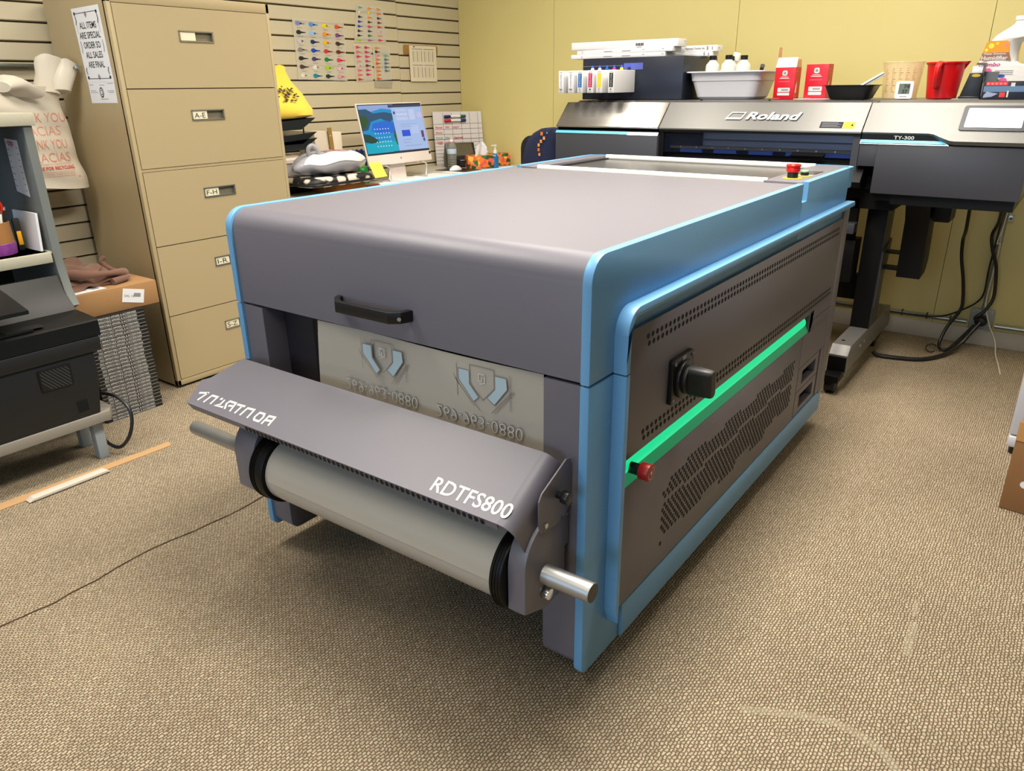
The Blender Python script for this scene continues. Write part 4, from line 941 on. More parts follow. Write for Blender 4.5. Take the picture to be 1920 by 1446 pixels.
for (cx_, cz, r_, c_) in ((-0.400, 0.104, 0.015, (226, 100, 160)), (-0.368, 0.068, 0.015, (80, 140, 90)), (-0.340, 0.066, 0.016, (226, 100, 160))): b.poly([(cx_+r_*math.cos(a*PI/8), TZ+cz+r_*math.sin(a*PI/8)) for a in range(16)], F, X, Z, mat('dot_%d_%d' % (c_[1], c_[2]), c_, 0.5))
for k in range(3): b.rect(-0.375, TZ+0.107-0.007*k, 0.066, 0.0022, F, X, Z, M_greyp)
b.poly([(-0.353+0.018*math.cos(a*PI/8), TZ+0.088+0.006*math.sin(a*PI/8)) for a in range(16)], F, X, Z, mat('blue_oval', (40, 80, 170), 0.5))
b.build('jug_label', jb, smooth=False)

# ================================================================== FILING CABINET
M_cab = mat('cabinet_putty', (178, 160, 124), 0.42, bump=0.04, bscale=500)
CX, CY0, CY1, CH = -3.149, 1.674, 2.425, 1.640
cab = thing('filing_cabinet', 'tall putty-coloured five-drawer lateral filing cabinet against the slat wall', 'filing cabinet', (-3.41, 2.05, 0))
b = MB(); b.box(-3.655, CX-0.02, CY0, CY1, 0.012, CH-0.0005, M_cab, 0.0)
b.box(CX-0.03, CX, CY0, CY0+0.017, 0.012, CH, M_cab, 0.002); b.box(CX-0.03, CX, CY1-0.017, CY1, 0.012, CH, M_cab, 0.002); b.box(CX-0.03, CX, CY0, CY1, 1.600, CH, M_cab, 0.002); b.box(CX-0.03, CX, CY0, CY1, 0.012, 0.038, M_cab, 0.002)
b.box(CX-0.03, CX-0.001, CY0+0.01, CY1-0.01, 0.963, 0.974, M_cab); b.box(CX-0.03, CX-0.0185, CY0+0.012, CY1-0.012, 0.03, 1.605, mat('cabinet_gap', (70, 60, 40), 0.8)); b.box(-3.64, CX-0.03, CY0+0.02, CY1-0.02, 0.0, 0.012, M_dark)
b.build('body', cab)
M_nick = mat('nickel_frame', (172, 168, 156), 0.3, 0.8); M_lab = mat('label_card', (232, 224, 196), 0.7)
for (z0, z1, tx, hz) in ((1.289, 1.598, '', 1.490), (0.976, 1.285, 'A-E', 1.179), (0.652, 0.961, 'F-H', 0.852), (0.341, 0.648, 'I-R', 0.540), (0.041, 0.337, 'S-Z', 0.233)):
    b = MB(); y0, y1 = 1.960, 2.114; h0, h1 = hz-0.019, hz+0.019
    for q in ((CY0+0.019, y0, z0, z1), (y1, CY1-0.019, z0, z1), (y0, y1, z0, h0), (y0, y1, h1, z1)): b.box(CX-0.022, CX+0.001, q[0], q[1], q[2], q[3], M_cab)
    dr = b.build('drawer', cab, smooth=False)
    b = MB(); b.box(CX-0.016, CX-0.013, y0, y1, h0, h1, mat('handle_cup', (150, 142, 122), 0.4, 0.4))
    for q in ((y0-0.003, y1+0.003, h0-0.003, h0+0.002), (y0-0.003, y1+0.003, h1-0.002, h1+0.003), (y0-0.003, y0+0.002, h0, h1), (y1-0.002, y1+0.003, h0, h1)): b.box(CX-0.012, CX+0.004, q[0], q[1], q[2], q[3], M_nick)
    b.build('handle', dr)
    b = MB(); b.box(CX-0.002, CX+0.0015, y0+0.003, y0+0.072, h0+0.003, h1-0.003, M_lab)
    if tx: b.text(tx, (CX+0.0021, y0+0.010, hz-0.011), Y, Z, 0.021, M_print, width=0.052)
    b.build('label_card', dr, smooth=False)
# notices on the cabinet side
def quad_sheet(name, label, cat, P, m, fn=None, th=0.0008):
    """P: bl, br, tr, tl; fn draws in the sheet's own (0..1,0..1) space"""
    bl, br_, tr_, tl_ = [Vector(p) for p in P]
    n = (br_-bl).cross(tl_-bl).normalized(); b = MB()
    b.add([bl, br_, tr_, tl_] + [p-n*th for p in (bl, br_, tr_, tl_)], [(0, 1, 2, 3), (7, 6, 5, 4), (0, 4, 5, 1), (1, 5, 6, 2), (2, 6, 7, 3), (3, 7, 4, 0)], m)
    u = (br_-bl); v = (tl_-bl)
    if fn: fn(b, bl+n*0.0006, u.normalized(), v.normalized(), u.length, v.length)
    return tag(b.build(name, smooth=False), label, cat)
def fn_sign(b, o, u, v, w, h):
    for k, tx in enumerate(('ALL ITEMS', 'ARE SPECIAL', 'ORDER SO', 'ALL SALES', 'ARE FINAL')):
        ww = (0.62, 0.78, 0.62, 0.62, 0.60)[k]*w
        b.text(tx, o+u*(w-ww)/2+v*(h*(0.725-0.132*k)), u, v, 0.024, M_print, bold=0.012, width=ww)
    for (x, y, x2, y2) in ((0.12, 0.93, 0.90, 0.94), (0.12, 0.045, 0.90, 0.045)): b.ribbon([(x*w, y*h), (x2*w, y2*h)], 0.0022, o, u, v, M_print)
    for sx in (0.09, 0.91):
        b.ribbon([(sx*w, 0.90*h), (sx*w+0.004, 0.84*h), (sx*w-0.003, 0.78*h)], 0.005, o, u, v, M_print); b.ribbon([(sx*w, 0.78*h), (sx*w, 0.66*h)], 0.0012, o, u, v, M_print)
        b.ribbon([(sx*w, 0.10*h), (sx*w-0.004, 0.15*h), (sx*w+0.002, 0.20*h)], 0.005, o, u, v, M_print); b.ribbon([(sx*w, 0.56*h), (sx*w+0.003, 0.48*h), (sx*w-0.002, 0.40*h)], 0.003, o, u, v, M_print)
        for yy in (0.93, 0.06): b.poly([(sx*w+0.007*math.cos(a*PI/4), yy*h+0.007*math.sin(a*PI/4)) for a in range(8)], o, u, v, M_print)
    for yy in (0.91, 0.07): b.poly([(0.5*w-0.010, yy*h), (0.5*w, yy*h-0.014), (0.5*w+0.010, yy*h), (0.5*w, yy*h+0.012)], o, u, v, M_greyp)
quad_sheet('notice', 'white notice reading ALL ITEMS ARE SPECIAL ORDER on the filing cabinet side', 'notice', [(-3.412, CY0-0.0015, 1.316), (-3.199, CY0-0.0015, 1.316), (-3.209, CY0-0.0015, 1.594), (-3.428, CY0-0.0015, 1.590)], M_paper, fn_sign)
def fn_cert(b, o, u, v, w, h):
    c = (0.47*w, 0.50*h)
    for r_, m in ((0.016, M_print), (0.012, M_paper), (0.009, M_print), (0.006, M_paper)): b.poly([(c[0]+r_*math.cos(a*PI/10), c[1]+1.25*r_*math.sin(a*PI/10)) for a in range(20)], o+Vector((0, -0.0002*(20-r_*1000)/4, 0)), u, v, m)
    for (x, y, ww) in ((0.04, 0.86, 0.16), (0.42, 0.84, 0.2), (0.74, 0.90, 0.22), (0.05, 0.58, 0.2), (0.05, 0.50, 0.28), (0.70, 0.56, 0.26), (0.74, 0.49, 0.20), (0.40, 0.18, 0.3)): b.rect(x*w, y*h, ww*w, 0.0016, o, u, v, M_greyp)
quad_sheet('certificate', 'small white certificate with a round dark seal below the all-sales-final notice', 'certificate', [(-3.412, CY0-0.001, 1.234), (-3.203, CY0-0.001, 1.235), (-3.201, CY0-0.001, 1.316), (-3.410, CY0-0.001, 1.316)], M_paper, fn_cert)

# ================================================================== CATALOGUE STACK, CARTON AND CLOTH
M_cat = mat('catalogue_black', (32, 33, 34), 0.35); M_pages = mat('catalogue_pages', (196, 190, 180), 0.8)
cz = 0.0; NC = 29; ords = ['bottom', 'second from bottom', 'third from bottom', 'fourth from bottom', 'fifth from bottom', 'sixth from bottom', 'seventh from bottom', 'eighth from bottom', 'ninth from bottom', 'tenth from bottom', 'eleventh from bottom', 'twelfth from bottom', 'thirteenth from bottom', 'fourteenth from bottom', 'middle', 'fourteenth from top', 'thirteenth from top', 'twelfth from top', 'eleventh from top', 'tenth from top', 'ninth from top', 'eighth from top', 'seventh from top', 'sixth from top', 'fifth from top', 'fourth from top', 'third from top', 'second from top', 'topmost']
for k in range(NC):
    h = 0.0152; dx = random.uniform(-0.003, 0.003); dy = random.uniform(-0.003, 0.003)
    t = thing('catalogue', 'black catalogue with white spine lettering, '+ords[k]+' of the floor stack', 'catalogue', (-3.14, 1.41, cz), 'black catalogues stacked beside the filing cabinet')
    b = MB(); x1 = -3.032+dx; b.box(x1-0.215, x1, 1.282+dy, 1.526+dy, cz+0.0003, cz+h-0.0004, M_cat, 0.0006); cv = b.build('cover', t)
    b = MB(); S = (x1+0.0007, 0, 0)
    b.text('2022 IMPRINTABLE APPAREL & ACCESSORIES', (x1+0.0007, 1.306+dy, cz+0.0044), Y, Z, 0.0078, M_letter, width=0.186, bold=0.02)
    b.rect(1.284+dy, cz+0.0001, 0.240, 0.0011, S, Y, Z, M_pages)
    b.build('spine_lettering', t, smooth=False)
    cz += h
CZ = cz
t = thing('shipping_carton', 'brown cardboard carton with barcode labels lying on the catalogue stack', 'box', (-3.24, 1.44, CZ))
b = MB(); b.box(-3.46, -3.056, 1.262, 1.612, CZ+0.0006, CZ+0.098, M_card, 0.003); b.build('case', t)
b = MB(); b.M = rot_at((-3.0552, 1.505, CZ+0.052), rx=math.radians(-14)); b.box(-0.0004, 0.0006, -0.045, 0.045, -0.028, 0.028, M_paper); b.rect(0.002, -0.004, 0.028, 0.016, (0.0009, 0, 0), Y, Z, M_greyp); b.text('5XL 12', (0.0009, -0.038, -0.006), Y, Z, 0.010, M_print); b.build('side_label', t, smooth=False)
b = MB(); b.M = rot_at((-3.14, 1.33, CZ+0.0982), rz=math.radians(4)); b.box(-0.045, 0.062, -0.075, 0.085, 0, 0.0005, M_paper)
for (x0, y0, w, h) in ((-0.03, -0.06, 0.05, 0.03), (-0.03, -0.01, 0.06, 0.03), (0.0, 0.04, 0.04, 0.03)):
    for k in range(7): b.box(x0+w*k/7, x0+w*k/7+w*0.07, y0, y0+h, 0.0005, 0.0008, M_print)
b.build('top_label', t, smooth=False)
M_cloth = mat('brown_cloth', (122, 88, 72), 0.95, sheen=0.3, bump=0.2, bscale=300)
b = MB()
def cloth(layer):
    z0, x0, x1, y0, y1, ph = layer
    def f(u, v):
        x = x0+(x1-x0)*u+0.012*math.sin(7*v+ph); y = y0+(y1-y0)*v+0.010*math.sin(9*u+ph*2)
        z = z0+0.010*math.sin(6*u+5*v+ph)+0.006*math.sin(17*v+ph)*u + 0.012*math.sin(11*u-4*v+ph)*0.5
        e = min(u, 1-u, v, 1-v); z -= 0.022*max(0, 1-e/0.12)**2
        return (x, y, max(z, CZ+0.102))
    return f
for L_ in ((CZ+0.120, -3.41, -3.12, 1.27, 1.50, 0.3), (CZ+0.146, -3.40, -3.13, 1.272, 1.52, 1.7), (CZ+0.170, -3.42, -3.20, 1.27, 1.47, 3.1)):
    b.grid(cloth(L_), 22, 22, M_cloth, 0.006)
b.tube([(-3.16, 1.30, CZ+0.165), (-3.12, 1.36, CZ+0.158), (-3.115, 1.44, CZ+0.150), (-3.13, 1.515, CZ+0.140), (-3.16, 1.535, CZ+0.125)], 0.017, M_cloth, rfun=lambda q: 0.9+0.25*math.sin(9*q))
b.tube([(-3.11, 1.46, CZ+0.112), (-3.13, 1.53, CZ+0.118), (-3.20, 1.55, CZ+0.116), (-3.26, 1.53, CZ+0.135), (-3.28, 1.51, CZ+0.165), (-3.275, 1.525, CZ+0.185)], 0.013, M_cloth, rfun=lambda q: 1.1-0.4*q)
tag(b.build('folded_cloth', angle=70), 'crumpled brown cloth garment lying on the brown carton', 'cloth')

# ================================================================== GREY SHELF UNIT WITH PRINTER
M_shelf = mat('shelf_grey', (108, 112, 110), 0.5); M_edge = mat('shelf_edge_laminate', (178, 174, 156), 0.5, mottle=0.06, mscale=60)
shf = thing('shelf_unit', 'grey shelf unit with pale laminate shelf edges at the left picture edge', 'shelf', (-3.2, 0.8, 0))
b = MB()
prof = [(-3.36, 0.0), (-3.02, 0.0), (-3.00, 0.50), (-2.90, 0.545), (-2.93, 0.60), (-2.950, 0.70), (-2.950, 1.172), (-3.36, 1.172)]
b.prism(prof, 'y', 1.196, 1.226, M_shelf, 0.002); b.build('side_panel', shf)
b = MB(); b.box(-3.36, -2.955, 0.10, 1.196, 0.735, 0.742, M_edge); b.box(-3.36, -2.938, 0.10, 1.186, 0.705, 0.742, M_edge, 0.002); b.build('shelf_board', shf)
b = MB(); b.box(-3.37, -2.940, 0.10, 1.234, 1.173, 1.214, M_edge, 0.002); b.build('top_board', shf)
b = MB(); b.box(-3.38, -3.36, 0.10, 1.226, 0.0, 1.172, mat('shelf_back', (50, 52, 56), 0.6)); b.build('back_panel', shf)
b = MB(); b.box(-2.975, -2.965, 0.86, 1.0, 0.745, 1.17, M_pdark); b.box(-2.9655, -2.963, 0.995, 1.003, 0.745, 1.17, M_steel)
b.build('glass_frame', shf)
def fn_list(b, o, u, v, w, h):
    b.text('DTF', o+u*0.22*w+v*0.90*h, u, v, 0.016, mat('red_marker', (210, 40, 50), 0.6), bold=0.03)
    for k in range(8):
        b.rect(0.06*w, (0.92-0.115*k)*h, 0.12*w+0.004*(k % 3), 0.003, o, u, v, M_greyp); b.rect(0.80*w, (0.90-0.115*k)*h, 0.10*w, 0.0035, o, u, v, M_greyp)
quad_sheet('price_list', 'white price list headed DTF taped on the grey shelf side panel', 'notice', [(-3.12, 1.1945, 0.945), (-3.022, 1.1945, 0.930), (-3.021, 1.1945, 1.124), (-3.119, 1.1945, 1.128)], M_paper, fn_list)
# pencil pot on the shelf
t = thing('pencil_pot', 'brown paper pot with purple band holding pens and scissors on the grey shelf', 'pot', (-3.055, 1.055, 0.743))
M_pot = mat('pot_brown', (160, 112, 62), 0.6, mottle=0.08, mscale=40); M_band = mat('pot_purple', (130, 60, 140), 0.4, mottle=0.45, mscale=70)
b = MB(); b.lathe([(0.062, 0.0008), (0.064, 0.04), (0.061, 0.112), (0.055, 0.113), (0.055, 0.006), (0, 0.006)], (-3.055, 1.055, 0.743), M_pot); b.build('pot', t)
b = MB(); b.lathe([(0.0645, 0.002), (0.0665, 0.02), (0.0660, 0.040), (0.0645, 0.042)], (-3.055, 1.055, 0.743), M_band, caps=False); b.build('band', t)
pens = [('pen', 'orange', (232, 90, 30), -3.032, 1.045, 0.10), ('pen', 'white', (226, 224, 218), -3.02, 1.065, 0.06), ('pen', 'black', (28, 28, 30), -3.03, 1.085, 0.08), ('pen', 'dark red', (170, 30, 30), -3.05, 1.075, 0.12), ('pen', 'yellow', (228, 180, 40), -3.06, 1.095, 0.08)]
for k, (nm, c, rgb, px, py, hh) in enumerate(pens):
    m = mat('pen_'+c.replace(' ', '_'), rgb, 0.4); b = MB()
    b.cyl((px, py, 0.752), (px+0.012, py+0.015, 0.856+hh*0.5), 0.0055, m, seg=12, bev=0.001); b.cyl((px+0.012, py+0.015, 0.856+hh*0.5), (px+0.0135, py+0.017, 0.866+hh*0.5), 0.0035, M_steel, seg=10)
    tag(b.build('pen'), c+' pen standing in the brown pencil pot', 'pen')
b = MB(); b.M = rot_at((-3.035, 1.02, 0.80), rx=math.radians(-6)); b.box(-0.006, 0.006, -0.014, 0.014, 0.0, 0.135, mat('marker_blue', (60, 140, 220), 0.4), 0.004); tag(b.build('highlighter'), 'flat light blue highlighter standing in the brown pencil pot', 'pen')
t = thing('scissors', 'scissors with orange-red loops standing in the brown pencil pot', 'scissors', (-3.05, 1.05, 0.85))
M_sci = mat('scissor_red', (214, 52, 26), 0.4)
for (cy, cz_, nm) in ((1.050, 0.895, 1), (1.088, 0.905, 2)):
    b = MB(); b.tube([(-3.045, cy+0.015*math.cos(a), cz_+0.024*math.sin(a)) for a in [2*PI*q/10 for q in range(10)]], 0.0055, M_sci, closed=True, smooth=3); b.build('loop', t)
b = MB(); b.box(-3.048, -3.044, 1.062, 1.074, 0.76, 0.88, M_steel, 0.001); b.build('blade', t)
b = MB(); b.box(-3.060, -3.048, 1.128, 1.150, 0.7455, 0.86, mat('cutter_black', (30, 30, 30), 0.5), 0.003); b.box(-3.061, -3.047, 1.131, 1.147, 0.765, 0.815, mat('cutter_yellow', (240, 170, 20), 0.4), 0.002); tag(b.build('utility_knife'), 'black and yellow utility knife leaning between the pencil pot and the papers', 'knife')
b = MB(); b.M = rot_at((-3.06, 1.172, 0.7435), rx=math.radians(-4)); b.box(-0.10, 0.085, -0.004, 0.004, 0.0, 0.135, M_paper); b.M = None
tag(b.build('paper_stack'), 'white papers standing upright against the inside of the grey shelf panel', 'paper')

# black desktop printer on its cart
M_lp = mat('laser_printer_black', (29, 29, 30), 0.45); M_lpt = mat('laser_printer_top', (12, 12, 13), 0.4); M_cart_l = mat('cart_laminate', (140, 134, 124), 0.5)
lp = thing('desktop_printer', 'big black office printer with vent grilles on the low cart, left picture edge', 'printer', (-2.85, 0.72, 0.19))
b = MB(); b.prism([(0.16, 0.193), (1.128, 0.193), (1.150, 0.33), (1.150, 0.42), (0.16, 0.42)], 'x', -2.93, -2.700, M_lp, 0.004); body = b.build('body', lp)
b = MB(); b.box(-2.93, -2.690, 0.15, 1.178, 0.421, 0.475, M_lp, 0.006); b.build('mid_band', lp)
b = MB(); b.prism([(-2.690, 0.476), (-2.690, 0.530), (-2.70, 0.537), (-2.84, 0.545), (-2.90, 0.60), (-2.93, 0.66), (-2.942, 0.66), (-2.942, 0.476)], 'y', 0.15, 1.185, M_lpt, 0.003); b.build('top_cover', lp)
b = MB(); b.box(-2.84, -2.70, 0.15, 0.98, 0.5405, 0.5445, mat('output_bin', (14, 14, 15), 0.35)); b.build('output_bin', lp)
b = MB(); b.prism([(-2.66, 0.610), (-2.66, 0.622), (-2.80, 0.655), (-2.93, 0.680), (-2.93, 0.668), (-2.80, 0.640)], 'y', 0.15, 0.965, M_lpt, 0.002); b.build('output_flap', lp)
b = MB(); b.box(-2.76, -2.71, 0.90, 1.02, 0.545, 0.5455, M_lp); b.build('paper_stop', lp)
F = (-2.6995, 0, 0)
b = MB(); b.prism(rrect(0.955, 1.062, 0.325, 0.405, 0.008), 'x', -2.7, -2.6965, M_lpt, 0.001); b.prism(rrect(0.961, 1.056, 0.331, 0.399, 0.006), 'x', -2.697, -2.6962, M_dark)
for k in range(12):
    y = 0.93+0.0125*k; a0, a1 = max(0.961, y), min(1.056, y+0.068*0.9)
    if a1-a0 > 0.004: b.add([(-2.6958, a0, 0.399-(a0-y)/0.9), (-2.6958, a1, 0.399-(a1-y)/0.9), (-2.6958, a1, 0.3955-(a1-y)/0.9), (-2.6958, a0, 0.3955-(a0-y)/0.9)], [(0, 1, 2, 3)], mat('grille_slat', (70, 70, 68), 0.5))
b.build('vent_grille', body)
b = MB()
for k in range(9): b.box(-2.700, -2.6985, 1.055, 1.092, 0.216+0.005*k, 0.2185+0.005*k, M_dark)
b.build('small_grille', body)
crt = thing('printer_cart', 'low laminate cart on short legs carrying the black office printer', 'cart', (-2.85, 0.7, 0))
b = MB(); b.prism([(-2.693, 0.12), (-2.693, 1.155), (-2.74, 1.185), (-2.93, 1.185), (-2.93, 0.12)], 'z', 0.155, 0.1915, M_cart_l, 0.002); b.build('deck', crt)
for (x, y) in ((-2.75, 1.12), (-2.90, 1.13), (-2.75, 0.16), (-2.90, 0.16)):
    b = MB(); b.box(x-0.018, x+0.018, y-0.018, y+0.018, 0.0, 0.154, mat('cart_leg_paint', (150, 160, 166), 0.4), 0.003); b.build('leg', crt)
b = MB(); b.tube([(-2.80, 1.16, 0.235), (-2.72, 1.20, 0.225), (-2.665, 1.215, 0.17), (-2.66, 1.195, 0.09), (-2.70, 1.165, 0.035), (-2.76, 1.145, 0.055), (-2.80, 1.14, 0.12)], 0.0065, M_black); tag(b.build('power_cable'), 'black power cable looping from the black office printer to the floor', 'cable')
b = MB(); b.add([(-2.70, 0.30, 0.003), (-2.645, 0.30, 0.003), (-2.622, 1.32, 0.003), (-2.66, 1.33, 0.003), (-2.70, 0.30, 0.0), (-2.645, 0.30, 0.0), (-2.622, 1.32, 0.0), (-2.66, 1.33, 0.0)], [(0, 1, 2, 3), (0, 4, 5, 1), (1, 5, 6, 2), (2, 6, 7, 3), (3, 7, 4, 0)], mat('tan_strip', (186, 148, 104), 0.7))
tag(b.build('floor_strip', smooth=False), 'long tan cardboard strip lying flat on the carpet before the black office printer', 'strip')
b = MB(); b.prism([(0.800, 0.0036), (0.815, 0.014), (1.060, 0.014), (1.072, 0.0036)], 'x', -2.634, -2.600, mat('pale_strip', (206, 196, 182), 0.5), 0.002); tag(b.build('foam_strip'), 'short pale grey strip lying on the tan floor strip', 'strip')

# ================================================================== SLAT WALL HOOK AND BAG
M_hang = mat('hanger_steel', (140, 146, 140), 0.3, 0.9)
t = thing('wall_rail', 'steel display rail fixed across the slat wall behind the shopping bag', 'rail', (-3.66, 1.3, 1.37))
b = MB(); b.box(-3.686, -3.668, 0.6, 1.62, 1.372, 1.392, M_hang, 0.002); b.box(-3.668, -3.655, 0.6, 1.56, 1.377, 1.387, M_hang, 0.002); b.build('bar', t)
b = MB(); b.tube([(-3.667, 1.60, 1.382), (-3.58, 1.645, 1.379), (-3.47, 1.648, 1.372), (-3.43, 1.650, 1.372)], 0.006, M_hang); b.cyl((-3.436, 1.650, 1.371), (-3.424, 1.650, 1.374), 0.0105, M_hang, bev=0.002); b.build('hook', t)
M_bag = mat('bag_film', (216, 206, 188), 0.35, mottle=0.05, mscale=9)
M_bagr = mat('bag_red_print', (226, 150, 130), 0.6); M_bagr2 = mat('bag_red_solid', (212, 84, 66), 0.6)
t = thing('shopping_bag', 'white plastic shopping bag with red THANK YOU print hanging on the slat wall hook', 'bag', (-3.55, 1.42, 0.9))
b = MB()
def bagf(side):
    def f(u, v):
        z = 0.902+0.40*v
        y0 = 1.20; y1 = 1.633-0.055*v+0.004*math.sin(14*v)
        y = y0+(y1-y0)*u
        dep = 0.045*(math.sin(PI*min(1, max(0, u)))**0.5)*(1-0.35*v)
        x = -3.505+side*dep+0.006*math.sin(9*u+6*v)+0.004*math.sin(23*v+5*u)
        z += 0.012*math.sin(5*u)*(1-v)
        return (x, y, z)
    return f
b.grid(bagf(1), 26, 26, M_bag); b.grid(lambda u, v: bagf(-1)(1-u, v), 26, 26, M_bag)
bb = b.build('bag', t, angle=80)
# handles: two bunched loops up to the hook
b = MB(); b.loft([[Vector((-3.50+0.02*math.cos(a)*k, yc+wd*math.cos(a+0.3), z+0.01*math.sin(a)*k)) + Vector((0.018*math.sin(a)*k, 0, 0)) for a in [2*PI*q/12 for q in range(12)]] for (z, yc, wd, k) in ((1.27, 1.535, 0.050, 1.2), (1.31, 1.548, 0.046, 1.0), (1.35, 1.560, 0.040, 1.0), (1.385, 1.575, 0.052, 1.1), (1.405, 1.575, 0.046, 1.2), (1.415, 1.565, 0.020, 1.0))], M_bag); b.build('handle', t, angle=50)
b = MB(); b.loft([[Vector((-3.475+0.02*math.cos(a)*k, yc+wd*math.cos(a+0.3), z+0.01*math.sin(a)*k)) + Vector((0.016*math.sin(a)*k, 0, 0)) for a in [2*PI*q/12 for q in range(12)]] for (z, yc, wd, k) in ((1.28, 1.585, 0.035, 1.0), (1.32, 1.600, 0.040, 1.1), (1.36, 1.622, 0.042, 1.0), (1.385, 1.632, 0.032, 1.0), (1.398, 1.625, 0.014, 1.0))], M_bag); b.build('handle', t, angle=50)
b = MB(); b.loft([[Vector((-3.46+0.035*math.cos(a), yc+wd*math.cos(a+0.2), z+ww*math.sin(a))) for a in [2*PI*q/12 for q in range(12)]] for (z, yc, wd, ww) in ((1.30, 1.36, 0.02, 0.02), (1.315, 1.39, 0.055, 0.03), (1.29, 1.43, 0.055, 0.03), (1.275, 1.47, 0.03, 0.02))], M_bag); b.build('knot', t, angle=50)
b = MB()
def bagp(y, z, d=0.0015):
    v = (z-0.902)/0.40; y0 = 1.20; y1 = 1.633-0.055*v; u = (y-y0)/(y1-y0); p = Vector(bagf(1)(u, v)); return (p.x+d, y, z)
def bagtext(tx, y, z, h, w, m, bold=0.0):
    n0 = len(b.v); b.text(tx, (0, y, z), Y, Z, h, m, width=w, bold=bold)
    for i in range(n0, len(b.v)): p = b.v[i]; b.v[i] = Vector(bagp(p.y, p.z))
for k, (tx, w) in enumerate((('THANK YOU', 0.24), ('GRACIAS', 0.20), ('THANK YOU', 0.20), ('GRACIAS', 0.19))): bagtext(tx, 1.345+0.012*k, 1.165-0.052*k, 0.038, w, M_bagr, -0.008)
bagtext('PLEASE RETURN TO A PARTICIPATING', 1.40, 0.998, 0.006, 0.165, M_bagr); bagtext('STORE FOR RECYCLING', 1.40, 0.978, 0.014, 0.175, M_bagr2, 0.02)
for k in range(3): bagtext('THIS BAG IS 100% RECYCLABLE PLEASE REUSE', 1.405, 0.966-0.009*k, 0.005, 0.165, M_bagr)
def bq_(y0, y1, z0, z1, m): b.add([bagp(y0, z0), bagp(y1, z0), bagp(y1, z1), bagp(y0, z1)], [(0, 1, 2, 3)], m)
bq_(1.545, 1.592, 0.936, 0.944, mat('bag_bar_red', (206, 50, 44), 0.6))
b.build('bag_print', bb, smooth=False)

# ================================================================== DESK CORNER
DZ = 0.77
desk = thing('desk', 'long pale desk top along the slat wall behind the oven', 'desk', (-3.33, 3.43, 0))
b = MB(); b.box(-3.684, -2.98, 2.45, 4.405, DZ-0.03, DZ, mat('desk_laminate', (206, 200, 188), 0.5), 0.003); b.build('desk_top', desk)
for (x, y) in ((-3.64, 2.50), (-3.02, 2.50), (-3.64, 4.35), (-3.02, 4.35)):
    b = MB(); b.box(x-0.025, x+0.025, y-0.025, y+0.025, 0, DZ-0.031, M_pbody); b.build('leg', desk)
# colour swatch sheets on the slat wall
M_acet = mat('chart_film', (232, 226, 210), 0.4, alpha=0.4)
def splash(b, o, u, v, cx_, cy_, s, rgb, seed):
    rnd = random.Random(seed); m = mat('ink_%d_%d_%d' % rgb, rgb, 0.5); pts = []
    n = 20; s *= 1.5
    for k in range(n):
        a = 2*PI*k/n; r = (0.46+0.10*rnd.random())*s
        if abs(math.sin(a)) < 0.3 and math.cos(a) > 0: r = s*(0.78+0.25*rnd.random())
        pts.append((cx_+r*math.cos(a)*0.95, cy_+r*math.sin(a)*0.62))
    b.poly(pts, o, u, v, m)
    b.poly([(cx_+0.4*s, cy_+0.10*s), (cx_+1.35*s, cy_+0.04*s), (cx_+1.4*s, cy_-0.06*s), (cx_+0.4*s, cy_-0.14*s)], o, u, v, m)
def chart(label, P, rows, s, seed, x0=0.10, dx=None, drop=0.0, cap=True):
    bl, br_, tr_, tl_ = [Vector((WX+0.004, y, z)) for y, z in P]
    b = MB(); b.add([bl, br_, tr_, tl_] + [p-X*0.0006 for p in (bl, br_, tr_, tl_)], [(0, 1, 2, 3), (7, 6, 5, 4), (0, 4, 5, 1), (1, 5, 6, 2), (2, 6, 7, 3), (3, 7, 4, 0)], M_acet)
    t = tag(b.build('colour_chart', smooth=False), label, 'colour chart', 'ink colour charts on the slat wall')
    b = MB(); nr = len(rows)
    for r, row in enumerate(rows):
        nc = len(row)
        for c, rgb in enumerate(row):
            if rgb is None: continue
            fy = 1-(r+0.5)/nr; fx = (c+0.38)/nc
            A = bl.lerp(br_, fx); B = tl_.lerp(tr_, fx); p = A.lerp(B, fy)
            splash(b, p+X*(0.0008+0.0001*c), Y, Z, 0, 0, s, rgb, seed+r*11+c)
            if cap: b.rect(-s*0.4, -s*0.95, s*1.6, s*0.10, p+X*0.0008, Y, Z, M_greyp)
    b.build('swatches', t, smooth=False)
C = dict(bl=(120, 130, 180), sky=(80, 140, 220), ye=(242, 210, 20), rd=(226, 78, 30), bk=(26, 40, 44), lb=(140, 190, 236), og=(240, 140, 40), pu=(130, 60, 130), pale=(200, 190, 196), nv=(20, 44, 84), gd=(240, 176, 20), br=(62, 40, 34), gy=(136, 126, 128), rb=(10, 70, 190), re=(206, 48, 50), mr=(110, 42, 38), bl2=(30, 36, 24), vi=(72, 50, 110), gn=(20, 128, 62), pk=(226, 50, 100), br2=(80, 52, 50), li=(160, 200, 20), pl=(236, 176, 190), te=(20, 132, 150), dg=(30, 60, 40), sp=(220, 150, 160), cr=(222, 214, 186), wh=(226, 220, 212), hp=(214, 40, 110), co=(230, 110, 110), sa=(238, 150, 140), go=(232, 140, 60), or2=(240, 120, 40), sl=(80, 120, 140), aq=(110, 170, 160), pm=(170, 90, 160))
